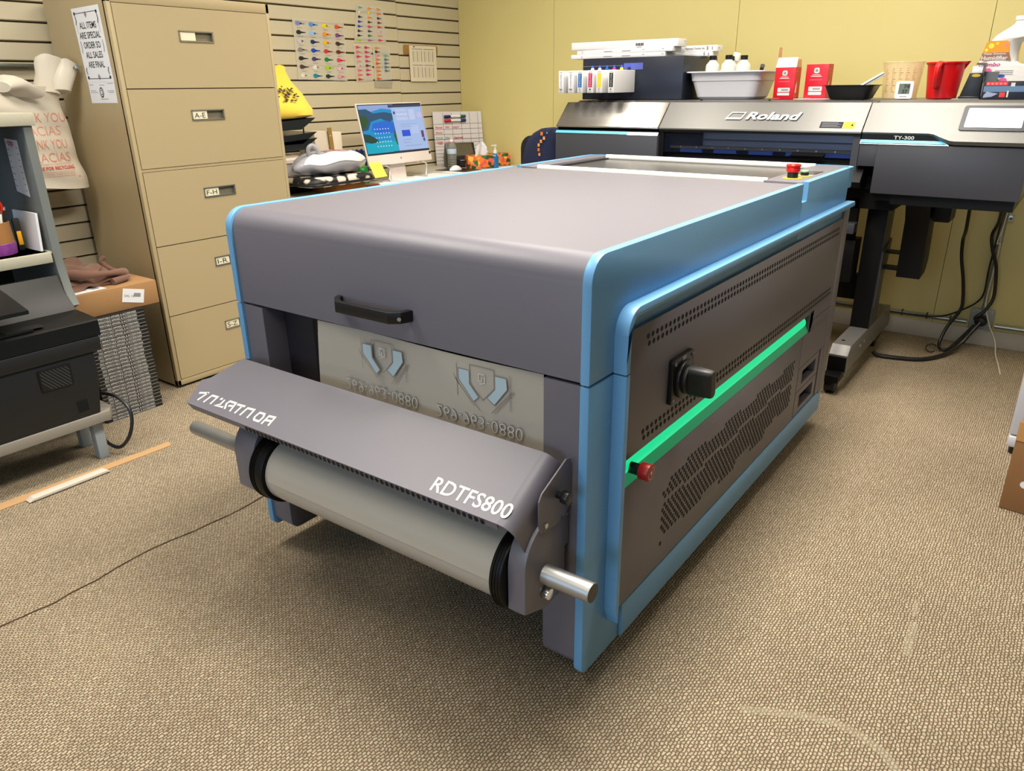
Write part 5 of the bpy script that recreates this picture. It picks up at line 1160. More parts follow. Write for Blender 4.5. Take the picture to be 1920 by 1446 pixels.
chart('largest ink colour chart, four columns of splashes, leftmost on the slat wall', [(2.985, 1.330), (3.352, 1.322), (3.362, 1.635), (2.985, 1.643)],
      [[C['bl'], C['sky'], C['ye'], C['rd']], [C['bk'], C['lb'], C['og'], C['pu']], [C['pale'], C['nv'], C['gd'], C['br']], [C['gy'], C['rb'], C['re'], C['mr']], [C['bl2'], C['vi'], C['gn'], C['pk']], [C['br2'], C['wh'], C['li'], C['pl']], [C['cr'], C['te'], C['dg'], C['sp']]], 0.024, 5)
chart('tall colour chart with three columns, upper one right of the largest chart', [(3.432, 1.536), (3.700, 1.544), (3.690, 1.738), (3.470, 1.742)],
      [[C['aq'], C['go'], C['og']], [C['cr'], C['ye'], C['or2']], [C['bk'], C['og'], C['br']], [C['rb'], C['br2'], C['mr']], [C['rb'], C['pk'], C['re']], [C['br'], C['vi'], C['pl']], [C['bl2'], C['gn'], C['sa']], [C['li'], C['pm'], C['pk']]], 0.0145, 60, cap=False)
chart('pink colour chart with two columns, below the tall three-column chart', [(3.424, 1.316), (3.565, 1.322), (3.565, 1.523), (3.424, 1.523)],
      [[C['pk'], C['re']], [C['co'], C['hp']], [C['hp'], C['pk']], [C['sa'], C['hp']], [C['pl'], C['mr']], [C['co'], C['hp']], [C['co'], C['hp']], [C['re'], None]], 0.0165, 90, cap=False)
chart('orange and teal colour chart with two columns, right of the pink chart', [(3.580, 1.322), (3.728, 1.328), (3.728, 1.522), (3.580, 1.522)],
      [[C['go'], None], [C['bk'], None], [C['sa'], C['aq']], [C['or2'], C['sl']], [C['rd'], C['sl']], [C['go'], C['sl']], [C['or2'], C['sl']], [C['go'], None], [C['rd'], None]], 0.0165, 130, cap=False)
b = MB(); b.add([(WX+0.0046, 3.577, 1.283), (WX+0.0046, 3.723, 1.279), (WX+0.0046, 3.735, 1.319), (WX+0.0046, 3.577, 1.320), (WX+0.004, 3.577, 1.283), (WX+0.004, 3.723, 1.279), (WX+0.004, 3.735, 1.319), (WX+0.004, 3.577, 1.320)], [(0, 1, 2, 3), (7, 6, 5, 4), (0, 4, 5, 1), (1, 5, 6, 2), (2, 6, 7, 3), (3, 7, 4, 0)], mat('clear_tape', (196, 188, 170), 0.15, alpha=0.5))
tag(b.build('tape_strip', smooth=False), 'strip of clear tape below the orange and teal chart on the slat wall', 'tape')
# clipboard
t = thing('clipboard', 'brown clipboard with a white printed form hanging on the slat wall', 'clipboard', (WX+0.01, 4.02, 1.32))
b = MB(); b.prism(rrect(3.852, 4.178, 1.482, 1.538, 0.012), 'x', WX+0.002, WX+0.007, mat('hardboard', (160, 118, 56), 0.6), 0.001); b.box(WX+0.002, WX+0.006, 3.90, 4.15, 1.33, 1.485, mat('hardboard', (160, 118, 56), 0.6)); b.build('board', t)
b = MB(); b.box(WX+0.008, WX+0.0095, 3.900, 4.160, 1.317, 1.534, mat('form_paper', (226, 216, 194), 0.8)); o_ = (WX+0.0101, 0, 0)
for y0 in (3.925, 4.035):
    for z1 in (1.512, 1.415):
        b.rect(y0, z1, 0.10, 0.004, o_, Y, Z, M_greyp)
        for k in range(5): b.rect(y0+0.02*k+0.004, z1-0.074, 0.0022 if k % 2 else 0.009, 0.064, o_, Y, Z, mat('faint_print', (176, 168, 152), 0.8))
b.rect(3.935, 1.524, 0.018, 0.006, o_, Y, Z, M_print)
b.build('form_sheet', t, smooth=False)
# all-in-one computer
t = thing('computer', 'slim white all-in-one computer with a tropical bay wallpaper on the desk', 'computer', (-3.34, 3.36, DZ))
MM = Matrix.Translation((-3.285, 3.368, 0.862)) @ Matrix.Rotation(math.radians(-12.5), 4, 'Y') @ Matrix.Rotation(0.0, 4, 'Z')
M_al = mat('computer_white', (232, 218, 212), 0.4)
W2 = 0.268
b = MB(); b.M = MM; b.box(-0.012, 0.0, -W2, W2, 0.0, 0.345, M_al, 0.003); b.build('case', t)
b = MB(); b.M = MM
u_, v_ = Y, Z
def SR(y0, y1, z0, z1, rgb, d=0.0012, e=1.0, pts=None):
    m = mat('scr_%d_%d_%d' % rgb, (14, 14, 16), 0.2, emit=rgb, estr=0.85)
    if pts: b.poly(pts, (d, 0, 0), Y, Z, m)
    else: b.rect(y0, z0, y1-y0, z1-z0, (d, 0, 0), Y, Z, m)
b.rect(-W2+0.006, 0.058, 2*W2-0.012, 0.281, (0.0006, 0, 0), Y, Z, M_black)
L0, L1, B0, B1 = -W2+0.010, W2-0.010, 0.062, 0.334
SR(L0, 0.02, B0, B1, (0, 150, 214))
SR(0, 0, 0, 0, (150, 176, 230), 0.0014, pts=[(L0, B1), (0.02, B1), (0.02, B1-0.03), (-0.08, B1-0.02), (-0.16, B1-0.035), (L0, B1-0.02)])
SR(0, 0, 0, 0, (34, 84, 120), 0.0016, pts=[(L0, B1-0.022), (-0.20, B1-0.020), (-0.15, B1-0.045), (-0.06, B1-0.04), (0.0, B1-0.05), (0.02, B1-0.07), (-0.03, B1-0.10), (-0.10, B1-0.075), (-0.18, B1-0.09), (-0.215, B1-0.135), (L0, B1-0.14)])
SR(0, 0, 0, 0, (40, 84, 50), 0.0017, pts=[(L0, B1-0.06), (-0.22, B1-0.055), (-0.20, B1-0.085), (-0.225, B1-0.12), (L0, B1-0.13)])
SR(0, 0, 0, 0, (20, 110, 220), 0.0016, pts=[(-0.17, B1-0.10), (-0.06, B1-0.085), (0.01, B1-0.105), (0.0, B1-0.16), (-0.12, B1-0.16), (-0.19, B1-0.14)])
SR(0, 0, 0, 0, (30, 74, 66), 0.0018, pts=[(L0, B1-0.155), (-0.215, B1-0.16), (-0.165, B1-0.185), (-0.15, B1-0.205), (-0.21, B1-0.21), (L0, B1-0.20)])
SR(0, 0, 0, 0, (10, 180, 206), 0.0015, pts=[(L0, B0), (0.02, B0), (0.02, B0+0.06), (-0.10, B0+0.075), (L0, B0+0.06)])
SR(0, 0, 0, 0, (52, 92, 40), 0.0018, pts=[(-0.02, B0+0.10), (0.0, B0+0.14), (0.012, B0+0.155), (0.02, B0+0.15), (0.02, B0+0.02), (-0.01, B0+0.05)])
for r in range(5):
    for c in range(6): SR(-0.17+0.022*c, -0.162+0.022*c, B0+0.04+0.024*r, B0+0.046+0.024*r, (220, 236, 244), 0.002)
SR(0.0, L1, B0+0.008, B1-0.003, (176, 200, 244), 0.0022); SR(-0.022, L1, B1-0.017, B1-0.002, (52, 66, 100), 0.0025)
for (y0, y1, z0, z1, c) in ((0.03, 0.125, B1-0.042, B1-0.028, (196, 212, 246)), (0.03, 0.125, B1-0.065, B1-0.050, (206, 218, 246)), (0.03, 0.125, B1-0.090, B1-0.072, (200, 214, 246)), (0.14, 0.19, B1-0.09, B1-0.03, (200, 214, 248)), (0.05, 0.120, B0+0.088, B0+0.124, (30, 84, 226)), (0.05, 0.20, B0+0.03, B0+0.034, (150, 176, 226)), (0.05, 0.11, B0+0.05, B0+0.054, (150, 176, 226)), (0.05, 0.12, B0+0.066, B0+0.070, (150, 176, 226)), (0.215, 0.238, B0+0.075, B0+0.115, (110, 60, 110)), (0.222, 0.240, B0+0.052, B0+0.072, (90, 90, 140)), (0.135, 0.20, B0+0.10, B0+0.15, (190, 208, 248)), (0.05, 0.19, B0+0.155, B0+0.158, (150, 176, 226)), (0.05, 0.17, B0+0.142, B0+0.145, (150, 176, 226)), (0.01, 0.025, B1-0.055, B1-0.04, (60, 70, 110)), (L0, L1, B0, B0+0.006, (40, 50, 70)), (-0.05, 0.10, B0+0.001, B0+0.009, (70, 80, 100))):
    SR(y0, y1, z0, z1, c, 0.0027)
for k in range(2): b.ribbon([(0.222+0.018*k+0.008*math.cos(a*PI/5), B1-0.065+0.011*math.sin(a*PI/5)) for a in range(10)], 0.002, (0.003, 0, 0), Y, Z, mat('scr_pink', (226, 130, 170), 0.3, emit=(226, 130, 170), estr=0.8), closed=True)
b.build('screen', t, smooth=False)
b = MB(); b.M = MM; b.prism(rrect(W2-0.018, W2-0.004, 0.036, 0.052, 0.002), 'x', 0.0, 0.001, M_print); b.poly([(0.0+0.006*math.cos(a*PI/6), 0.030+0.006*math.sin(a*PI/6)) for a in range(12)], (0.0006, 0, 0), Y, Z, M_greyp); b.build('chin_marks', t, smooth=False)
b = MB(); b.prism([(-3.325, DZ+0.001), (-3.315, DZ+0.001), (-3.345, 1.02), (-3.355, 1.02)], 'y', 3.30, 3.43, M_al); b.box(-3.42, -3.26, 3.29, 3.44, DZ+0.0008, DZ+0.005, M_al, 0.002); b.build('stand', t)
# clear riser legs in front, sticky note, papers
t = thing('monitor_riser', 'clear wire riser standing on the desk below the white computer', 'riser', (-3.27, 3.36, DZ))
for y in (3.205, 3.52):
    b = MB(); b.tube([(-3.40, y, DZ+0.004), (-3.24, y, DZ+0.004), (-3.235, y, DZ+0.02), (-3.25, y+0.02, DZ+0.075), (-3.30, y+0.02, DZ+0.085)], 0.005, mat('riser_wire', (206, 206, 206), 0.2, 0.6)); b.build('leg', t)
b = MB(); b.box(-3.44, -3.345, 3.18, 3.56, DZ+0.078, DZ+0.083, mat('riser_plate', (210, 214, 214), 0.15, alpha=0.4)); b.build('plate', t)
quad_sheet('sticky_note', 'yellow sticky note stuck below the lower left corner of the computer', 'note', [(-3.235, 3.092, 0.803), (-3.225, 3.178, 0.806), (-3.268, 3.170, 0.885), (-3.278, 3.088, 0.885)], mat('sticky_yellow', (244, 232, 90), 0.7), lambda b, o, u, v, w, h: [b.rect(0.15*w, (0.75-0.16*k)*h, 0.6*w, 0.0015, o, u, v, mat('note_pencil', (190, 180, 80), 0.7)) for k in range(4)])
for k, (lab, P) in enumerate((('large white sheet on the desk in front of the computer', [(-3.30, 3.25), (-3.06, 3.28), (-3.10, 3.72), (-3.34, 3.70)]), ('white sheet on the desk between the large sheet and the mouse', [(-3.30, 3.735), (-3.08, 3.74), (-3.10, 3.80), (-3.38, 3.90)]), ('white sheet on the desk near the floral pouch', [(-3.28, 3.09), (-3.05, 3.07), (-3.05, 3.24), (-3.28, 3.23)]))):
    b = MB(); n = len(P); z = DZ+0.0006; b.add([(x, y, z+0.001) for x, y in P]+[(x, y, z) for x, y in P], [(0, 1, 2, 3), (7, 6, 5, 4), (0, 4, 5, 1), (1, 5, 6, 2), (2, 6, 7, 3), (3, 7, 4, 0)], M_paper)
    tag(b.build('paper_sheet', smooth=False), lab, 'paper', 'sheets on the desk')
# whiteboard with markers
def WB(s, z, d=0.0):
    A = Vector((-3.668, 4.085, 0)); B = Vector((-3.498, 4.405, 0)); n = Vector((B.y-A.y, -(B.x-A.x), 0)).normalized()
    p = A.lerp(B, s)+n*d; k = (1-(z-0.772)/0.348); p = p + n*0.045*k; p.z = z; return p
t = thing('whiteboard', 'small white planner board with a marker grid leaning in the room corner', 'whiteboard', WB(0.5, 0.772))
b = MB(); P = [WB(0, 0.772), WB(1, 0.772), WB(1, 1.120), WB(0, 1.124)]; Q = [WB(0, 0.772, -0.008), WB(1, 0.772, -0.008), WB(1, 1.120, -0.008), WB(0, 1.124, -0.008)]
b.add(P+Q, [(0, 1, 2, 3), (7, 6, 5, 4), (0, 4, 5, 1), (1, 5, 6, 2), (2, 6, 7, 3), (3, 7, 4, 0)], mat('whiteboard_white', (218, 212, 212), 0.3)); b.build('panel', t, smooth=False)
bu = (WB(1, 0.95)-WB(0, 0.95)); bw = bu.length; bu.normalize(); bv = (WB(0, 1.1)-WB(0, 0.8)).normalized(); bo = WB(0, 0.772, 0.0012)
M_gl = mat('grid_ink', (96, 100, 108), 0.6); M_rm = mat('red_marker2', (212, 110, 120), 0.6); M_gm = mat('green_marker', (120, 160, 150), 0.6)
b = MB()
for fx in (0.195, 0.375, 0.565, 0.745, 0.915): b.rect(bw*fx, 0.02, 0.0022, 0.328, bo, bu, bv, M_gl)
for k in range(12): b.rect(0, 0.265-0.036*k*0.65 if k > 3 else 0.272-0.034*k, bw, 0.002, bo, bu, bv, M_gl)
for (tx, fx, z, w, m) in (('Banner', 0.03, 0.246, 0.15, M_rm), ('300', 0.23, 0.246, 0.08, M_rm), ('VISIT', 0.38, 0.243, 0.14, M_rm), ('Shirts', 0.03, 0.211, 0.13, M_rm), ('Proof', 0.03, 0.177, 0.13, M_gm), ('24pc', 0.21, 0.177, 0.10, M_gm), ('Approved', 0.39, 0.176, 0.19, mat('red_marker', (210, 40, 50), 0.6)), ('Order', 0.04, 0.150, 0.12, M_rm), ('Hats', 0.06, 0.139, 0.09, M_rm), ('Add Polo', 0.21, 0.146, 0.20, M_rm)):
    b.text(tx, bo+bu*bw*fx+bv*z+Vector((0.0003, -0.0003, 0)), bu, bv, 0.013, m, width=w*bw, bold=0.03)
b.build('planner_grid', t, smooth=False)
for k, (c1, c2, n1, zz) in enumerate((((28, 34, 110), (20, 100, 70), 'blue and green', 0.322), ((206, 30, 60), (34, 36, 110), 'red and blue', 0.295))):
    t = thing('marker', 'double-ended %s whiteboard marker stuck at the board top' % n1, 'marker', bo+bu*0.2*bw+bv*zz, 'markers on the whiteboard')
    nn = bu.cross(bv)*-1
    nn = Vector((bu.y, -bu.x, 0))
    c = bo+bv*zz+nn*0.010
    b = MB(); b.cyl(c+bu*bw*0.34, c+bu*bw*0.55, 0.0075, M_white, seg=14); b.build('barrel', t)
    b = MB(); b.cyl(c+bu*bw*0.215, c+bu*bw*0.345, 0.0095, mat('cap_%d' % c1[0], c1, 0.4), seg=14, bev=0.002); b.build('cap', t)
    b = MB(); b.cyl(c+bu*bw*0.545, c+bu*bw*0.655, 0.0095, mat('cap2_%d' % c2[0], c2, 0.4), seg=14, bev=0.002); b.build('cap', t)
# desk phone display, water bottle, mouse and pad
t = thing('card_terminal', 'black payment terminal with tilted screen behind the water bottle', 'terminal', (-3.44, 4.13, DZ))
b = MB(); b.M = rot_at((-3.44, 4.10, DZ+0.001), rz=math.radians(-34)); b.prism([(0.05, 0.0), (-0.06, 0.0), (-0.07, 0.06), (-0.03, 0.155), (-0.02, 0.155), (0.02, 0.07), (0.05, 0.05)], 'y', -0.105, 0.10, M_black, 0.003); b.build('case', t)
b = MB(); b.M = rot_at((-3.44, 4.10, DZ+0.001), rz=math.radians(-34)); su = Vector((-0.04, 0, 0.085)).normalized()
b.poly([(-0.07, 0.004), (0.09, 0.004), (0.08, 0.088), (-0.07, 0.088)], (0.0212, 0, 0.071), Y, su, mat('terminal_screen', (78, 68, 40), 0.25)); b.rect(-0.02, 0.012, 0.07, 0.030, (0.0508, 0, 0), Y, Z, mat('keypad', (40, 40, 42), 0.5)); b.rect(-0.02, 0.046, 0.03, 0.003, (0.051, 0, 0), Y, Z, M_letter); b.build('screen', t, smooth=False)
t = thing('water_bottle', 'clear ribbed plastic water bottle standing on the desk before the whiteboard', 'bottle', (-3.385, 3.942, DZ))
M_wat = mat('clear_water', (214, 216, 206), 0.06, trans=0.75, ior=1.2)
b = MB(); prof = [(0.026, 0.0008), (0.030, 0.004)]
for k in range(7): prof += [(0.0305, 0.010+0.014*k), (0.0275, 0.017+0.014*k)]
prof += [(0.031, 0.112), (0.031, 0.135), (0.027, 0.155), (0.014, 0.172), (0.012, 0.180)]
b.lathe(prof, (-3.385, 3.942, DZ), M_wat); b.build('body', t)
b = MB(); b.lathe([(0.0312, 0.100), (0.0318, 0.102), (0.0318, 0.130), (0.0312, 0.132)], (-3.385, 3.942, DZ), mat('bottle_label', (190, 204, 226), 0.4), caps=False); b.build('label', t)
b = MB(); b.lathe([(0.0135, 0.176), (0.0135, 0.190), (0.012, 0.191)], (-3.385, 3.942, DZ), M_white); b.build('cap', t)
b = MB(); b.box(-3.44, -3.20, 3.83, 4.02, DZ+0.0005, DZ+0.003, M_black, 0.001); tag(b.build('mouse_pad'), 'black mouse pad lying on the desk under the white mouse', 'mouse pad')
b = MB(); 
def mouse(u, v):
    a = PI*u; r = math.sin(PI*v)**0.6
    return (-3.318+0.030*r*math.cos(a), 3.895+0.058*(v*2-1)+0.0, DZ+0.0035+0.030*r*math.sin(a)*(0.75+0.25*math.sin(PI*v)))
b.grid(lambda u, v: mouse(1-u, v), 12, 14, M_white); b.add([(-3.318+0.029*math.cos(a), 3.895+0.057*math.sin(a), DZ+0.0034) for a in [2*PI*q/16 for q in range(16)]], [tuple(reversed(range(16)))], M_white); tag(b.build('computer_mouse'), 'white computer mouse on the black mouse pad', 'mouse')
# tissue boxes and pump
M_flor = bpy.data.materials.new('tissue_floral'); M_flor.use_nodes = True
_n = M_flor.node_tree.nodes; _l = M_flor.node_tree.links; _tc = _n.new('ShaderNodeTexCoord'); _v = _n.new('ShaderNodeTexVoronoi'); _v.inputs['Scale'].default_value = 38
_l.new(_tc.outputs['Object'], _v.inputs['Vector']); _r = _n.new('ShaderNodeValToRGB'); _r.color_ramp.interpolation = 'CONSTANT'
_e = _r.color_ramp.elements; _e[0].position = 0.0; _e[0].color = lin((238, 120, 60)); _e[1].position = 0.3; _e[1].color = lin((44, 74, 30))
for p_, c_ in ((0.5, (236, 150, 110)), (0.66, (240, 190, 40)), (0.8, (60, 110, 50)), (0.9, (226, 90, 70))): q_ = _e.new(p_); q_.color = lin(c_)
_s = _n.new('ShaderNodeSeparateColor'); _l.new(_v.outputs['Color'], _s.inputs[0]); _l.new(_s.outputs[0], _r.inputs[0]); _l.new(_r.outputs[0], _n['Principled BSDF'].inputs['Base Color'])
for k, (lab, cx_, cy_, rz, hx, hy, tis) in enumerate((('orange floral tissue box with a tissue pulled up, beside the water bottle', -3.285, 4.115, math.radians(-40), 0.055, 0.095, True), ('orange floral tissue box without visible tissue, partly behind the pump bottle', -3.275, 4.315, math.radians(-40), 0.04, 0.07, False))):
    t = thing('tissue_box', lab, 'tissue box', (cx_, cy_, DZ), 'tissue boxes on the desk')
    b = MB(); b.M = rot_at((cx_, cy_, DZ+0.0008), rz=rz); b.box(-hx, hx, -hy, hy, 0, 0.082, M_flor, 0.002); b.build('case', t)
    if tis:
        b = MB(); b.M = rot_at((cx_, cy_, DZ), rz=rz)
        b.grid(lambda u, v: (0.012*math.sin(9*u)*(1-0.3*v)+0.01*v, -0.035+0.08*u+0.012*v, 0.080+0.075*v*(0.65+0.35*math.sin(3.6*u+0.6))), 14, 8, M_paper, 0.001)
        b.grid(lambda u, v: (-0.012+0.012*math.sin(7*u+1), -0.03+0.06*u+0.02*v, 0.080+0.09*v*(0.55+0.45*math.sin(3.0*u+0.2))), 14, 8, M_paper, 0.001); b.build('tissue', t)
t = thing('pump_bottle', 'clear hand sanitizer pump bottle with blue label between the tissue boxes', 'pump bottle', (-3.195, 4.165, DZ))
b = MB(); b.lathe([(0.020, 0.0008), (0.023, 0.004), (0.023, 0.075), (0.012, 0.090), (0.011, 0.096)], (-3.195, 4.165, DZ), mat('sanitizer_blue', (40, 130, 200), 0.2, trans=0.3)); b.build('body', t)
b = MB(); b.lathe([(0.0125, 0.094), (0.0125, 0.112), (0.006, 0.114), (0.005, 0.140), (0.012, 0.141), (0.012, 0.148), (0.004, 0.149)], (-3.195, 4.165, DZ), M_white); b.box(-3.20, -3.19, 4.130, 4.165, DZ+0.142, DZ+0.148, M_white, 0.001); b.build('pump', t)

# letter trays with the yellow shirt, binder, ruler, bags
M_ltr = mat('letter_tray_smoke', (28, 32, 34), 0.25)
t = thing('letter_tray', 'stack of smoked black letter trays on the desk beside the filing cabinet', 'letter tray', (-3.48, 2.62, DZ))
for k, z in enumerate((1.135, 1.065, 1.040)):
    b = MB(); P = [(-3.66, 2.452, z-0.012), (-3.30, 2.452, z-0.012), (-3.30, 2.760, z+0.004), (-3.66, 2.760, z+0.004)]
    if k == 2: P = [(x, y, zz-0.005) for x, y, zz in P]
    b.add([Vector(p) for p in P]+[Vector(p)-Vector((0, 0.10, 0.055)) if p[1] > 2.6 else Vector(p)-Vector((0, 0, 0.04)) for p in P], [(0, 1, 2, 3), (7, 6, 5, 4), (0, 4, 5, 1), (1, 5, 6, 2), (2, 6, 7, 3), (3, 7, 4, 0)], M_ltr); b.build('tray', t, smooth=False)
b = MB()
for (x, y) in ((-3.31, 2.68), (-3.64, 2.70), (-3.64, 2.47), (-3.31, 2.47)): b.cyl((x, y, DZ+0.001), (x, y, 1.13), 0.004, M_ltr, seg=8)
b.build('riser_rods', t)
t = thing('yellow_shirt', 'yellow folded shirt with black print piled on the letter trays', 'shirt', (-3.46, 2.62, 1.14))
M_ysh = mat('shirt_yellow', (244, 208, 74), 0.9, sheen=0.2, bump=0.15, bscale=250)
b = MB()
rings = []
for k, (z, y1, y0, xf, xb) in enumerate(((1.140, 2.765, 2.445, -3.30, -3.62), (1.150, 2.800, 2.442, -3.285, -3.63), (1.185, 2.805, 2.442, -3.29, -3.63), (1.205, 2.800, 2.442, -3.31, -3.62), (1.255, 2.780, 2.445, -3.35, -3.60), (1.315, 2.745, 2.48, -3.40, -3.58), (1.365, 2.735, 2.58, -3.43, -3.56), (1.388, 2.73, 2.64, -3.44, -3.54), (1.394, 2.715, 2.67, -3.46, -3.52))):
    cx_, cy_ = (xf+xb)/2, (y0+y1)/2
    rings.append([Vector((cx_+(xf-xb)/2*math.copysign(abs(math.cos(a))**0.7, math.cos(a))+0.005*math.sin(5*a+k), cy_+(y1-y0)/2*math.copysign(abs(math.sin(a))**0.7, math.sin(a))+0.005*math.cos(4*a+2*k), z+0.004*math.sin(3*a+k))) for a in [2*PI*q/28 for q in range(28)]])
b.loft(rings, M_ysh); bs = b.build('cloth', t, angle=60)
b = MB(); rnd = random.Random(3)
def shp(y, z): # a point on the shirt's sloping front
    t_ = (z-1.205)/(1.392-1.205); x = -3.305-0.155*max(0, t_); return (x+0.006, y, z)
for k in range(46):
    z = 1.222+0.072*rnd.random(); y = 2.50+0.20*rnd.random()*(1-(z-1.22)*1.6); r1 = 0.003+0.005*rnd.random(); sk = rnd.choice([0.4, 0.5, 1.0])
    c = Vector(shp(y, z)); b.add([c+Vector((-0.8*r1*sk*math.sin(a), 1.5*r1*math.cos(a), r1*sk*math.sin(a))) for a in [2*PI*q/6 for q in range(6)]], [tuple(range(6))], M_print)
b.text('back', shp(2.56, 1.270), Y, Vector((-0.63, 0, 0.77)), 0.022, M_print, width=0.12, bold=0.02); b.build('print', bs, smooth=False)
t = thing('document_box', 'white cardboard document box standing behind the shopping bag on the desk', 'box', (-3.52, 3.0, DZ))
b = MB(); b.box(-3.60, -3.46, 2.872, 2.985, DZ+0.0008, 1.058, mat('doc_box', (216, 202, 182), 0.7), 0.002); b.box(-3.60, -3.468, 2.990, 3.075, DZ+0.0008, 1.050, mat('doc_box2', (228, 214, 192), 0.7), 0.002); b.build('case', t)
b = MB(); b.M = rot_at((-3.448, 2.995, DZ+0.002), rx=math.radians(4)); b.box(-0.004, 0.0, -0.014, 0.014, 0.0, 0.305, mat('ruler_wood', (156, 124, 62), 0.5)); b.cyl((0.0, 0.0, 0.262), (0.0006, 0.0, 0.262), 0.004, M_letter, seg=10); b.M = None
tag(b.build('ruler'), 'brown wooden ruler standing upright against the white document box', 'ruler')
t = thing('food_container', 'white lidded plastic container beside the letter trays, behind the bag', 'container', (-3.38, 2.60, DZ))
b = MB(); b.loft([rr_ring(-3.39, 2.575, 0.07, 0.085, 0.03, DZ+0.075), rr_ring(-3.39, 2.575, 0.08, 0.10, 0.03, DZ+0.15), rr_ring(-3.39, 2.575, 0.083, 0.103, 0.03, DZ+0.152)], mat('container_white', (206, 200, 198), 0.35)); b.build('tub', t)
b = MB(); b.loft([rr_ring(-3.39, 2.575, 0.087, 0.107, 0.03, DZ+0.153), rr_ring(-3.39, 2.575, 0.087, 0.107, 0.03, DZ+0.168), rr_ring(-3.39, 2.575, 0.06, 0.075, 0.03, DZ+0.190)], mat('container_lid', (214, 200, 184), 0.35)); b.build('lid', t)
b = MB(); b.box(-3.48, -3.30, 2.46, 2.70, DZ+0.001, DZ+0.074, M_ltr, 0.003); tag(b.build('black_case'), 'low black case on the desk under the white lidded container', 'case')
b = MB(); b.box(-3.26, -3.07, 2.66, 2.86, DZ+0.001, DZ+0.048, mat('carton_brown', (150, 92, 34), 0.8), 0.002); tag(b.build('flat_carton'), 'flat brown carton on the desk below the black and white pouch', 'box')
M_pf = bpy.data.materials.new('pouch_floral'); M_pf.use_nodes = True
_n = M_pf.node_tree.nodes; _l = M_pf.node_tree.links; _tc = _n.new('ShaderNodeTexCoord'); _v = _n.new('ShaderNodeTexVoronoi'); _v.inputs['Scale'].default_value = 16
_l.new(_tc.outputs['Object'], _v.inputs['Vector']); _r = _n.new('ShaderNodeValToRGB'); _r.color_ramp.elements[0].position = 0.40; _r.color_ramp.elements[0].color = lin((222, 206, 190)); _r.color_ramp.elements[1].position = 0.52; _r.color_ramp.elements[1].color = lin((18, 18, 18))
_l.new(_v.outputs['Distance'], _r.inputs[0]); _l.new(_r.outputs[0], _n['Principled BSDF'].inputs['Base Color'])
t = thing('floral_pouch', 'black and white floral padded pouch under the white plastic shopping bag', 'pouch', (-3.15, 2.69, DZ+0.05))
b = MB(); b.loft([[Vector((-3.165+p[0]*k, 2.69+p[1]*k, DZ+z)) for p in rrect(-0.135, 0.135, -0.215, 0.225, 0.06, 6)] for z, k in ((0.050, 0.93), (0.056, 0.99), (0.070, 1.0), (0.080, 0.99), (0.090, 0.94), (0.096, 0.80))], M_pf); b.build('pouch', t, angle=50)
b = MB(); b.tube([(-3.165+p[0]*1.01, 2.69+p[1]*1.01, DZ+0.062) for p in rrect(-0.135, 0.135, -0.215, 0.225, 0.06, 6)], 0.007, M_black, smooth=1, closed=True); b.build('zip', t)
t = thing('plastic_bag', 'translucent grey plastic shopping bag with red lettering lying on the floral pouch', 'bag', (-3.16, 2.72, DZ+0.1))
M_pb = mat('bag_translucent', (164, 162, 168), 0.25, mottle=0.14, mscale=14); M_pbw = mat('bag_white_band', (234, 226, 220), 0.4)
def pbag(u, v):
    a = 2*PI*u; R0 = 1+0.05*math.sin(3*a+1)+0.03*math.sin(7*a); s_ = math.sin(PI*v)**0.55; h = (1-math.cos(PI*v))/2
    yy = 2.72+0.225*R0*s_*math.sin(a); xx = -3.17+0.125*R0*s_*math.cos(a)
    zz = DZ+0.0975+0.115*h*(1-0.25*((yy-2.72)/0.22)**2)+0.006*math.sin(6*a+4*v)*s_
    return (xx, yy, zz)
b = MB(); b.grid(pbag, 40, 20, M_pb); pbo = b.build('bag', t, angle=80)
b = MB(); b.grid(lambda u, v: Vector(pbag(0.80+0.44*u, 0.53+0.33*v))*1.0+Vector((0.002, 0, 0.003)), 16, 12, M_pbw); bo2 = b.build('white_panel', t, angle=80)
b = MB(); b.text('THANKS', (-3.125, 2.655, 0), Y, Vector((-1, 0, 0)), 0.045, mat('bag_pink_print', (230, 140, 136), 0.6), width=0.20, shear=0.3, bold=0.01)
from mathutils.bvhtree import BVHTree
_t = MB(); _t.grid(pbag, 40, 20, M_pb); _n0 = len(_t.v); _t.grid(lambda u, v: Vector(pbag(0.80+0.44*u, 0.53+0.33*v))+Vector((0.002, 0, 0.003)), 16, 12, M_pb)
_bv = BVHTree.FromPolygons([tuple(p) for p in _t.v], _t.f)
for _i, _p in enumerate(b.v):
    _h = _bv.ray_cast(Vector((_p.x, _p.y, 2.0)), Vector((0, 0, -1)))
    b.v[_i] = Vector((_p.x, _p.y, (_h[0].z if _h[0] is not None else DZ+0.18)+0.0015)); b.build('bag_print', t, smooth=False)
b = MB(); b.tube([(-3.16, 2.58, DZ+0.17), (-3.15, 2.565, DZ+0.225), (-3.14, 2.585, DZ+0.245), (-3.13, 2.61, DZ+0.22), (-3.13, 2.62, DZ+0.18)], 0.011, M_pb); b.build('handle', t)
b = MB(); b.grid(lambda u, v: (-3.50+0.02*math.sin(PI*v), 3.17+0.115*u, DZ+0.001+0.165*v+0.008*math.sin(20*u)*v), 16, 10, mat('snack_blue', (28, 70, 150), 0.25, mottle=0.5, mscale=40), 0.04); tag(b.build('snack_bag', angle=70), 'shiny blue snack bag standing left of the computer', 'bag')
t = thing('green_bottle', 'small green plastic bottle standing at the left foot of the computer', 'bottle', (-3.40, 3.13, DZ))
b = MB(); b.lathe([(0.034, 0.0008), (0.036, 0.005), (0.036, 0.07), (0.030, 0.085), (0.018, 0.092)], (-3.33, 3.085, DZ), mat('bottle_green', (10, 110, 40), 0.25)); b.build('body', t)
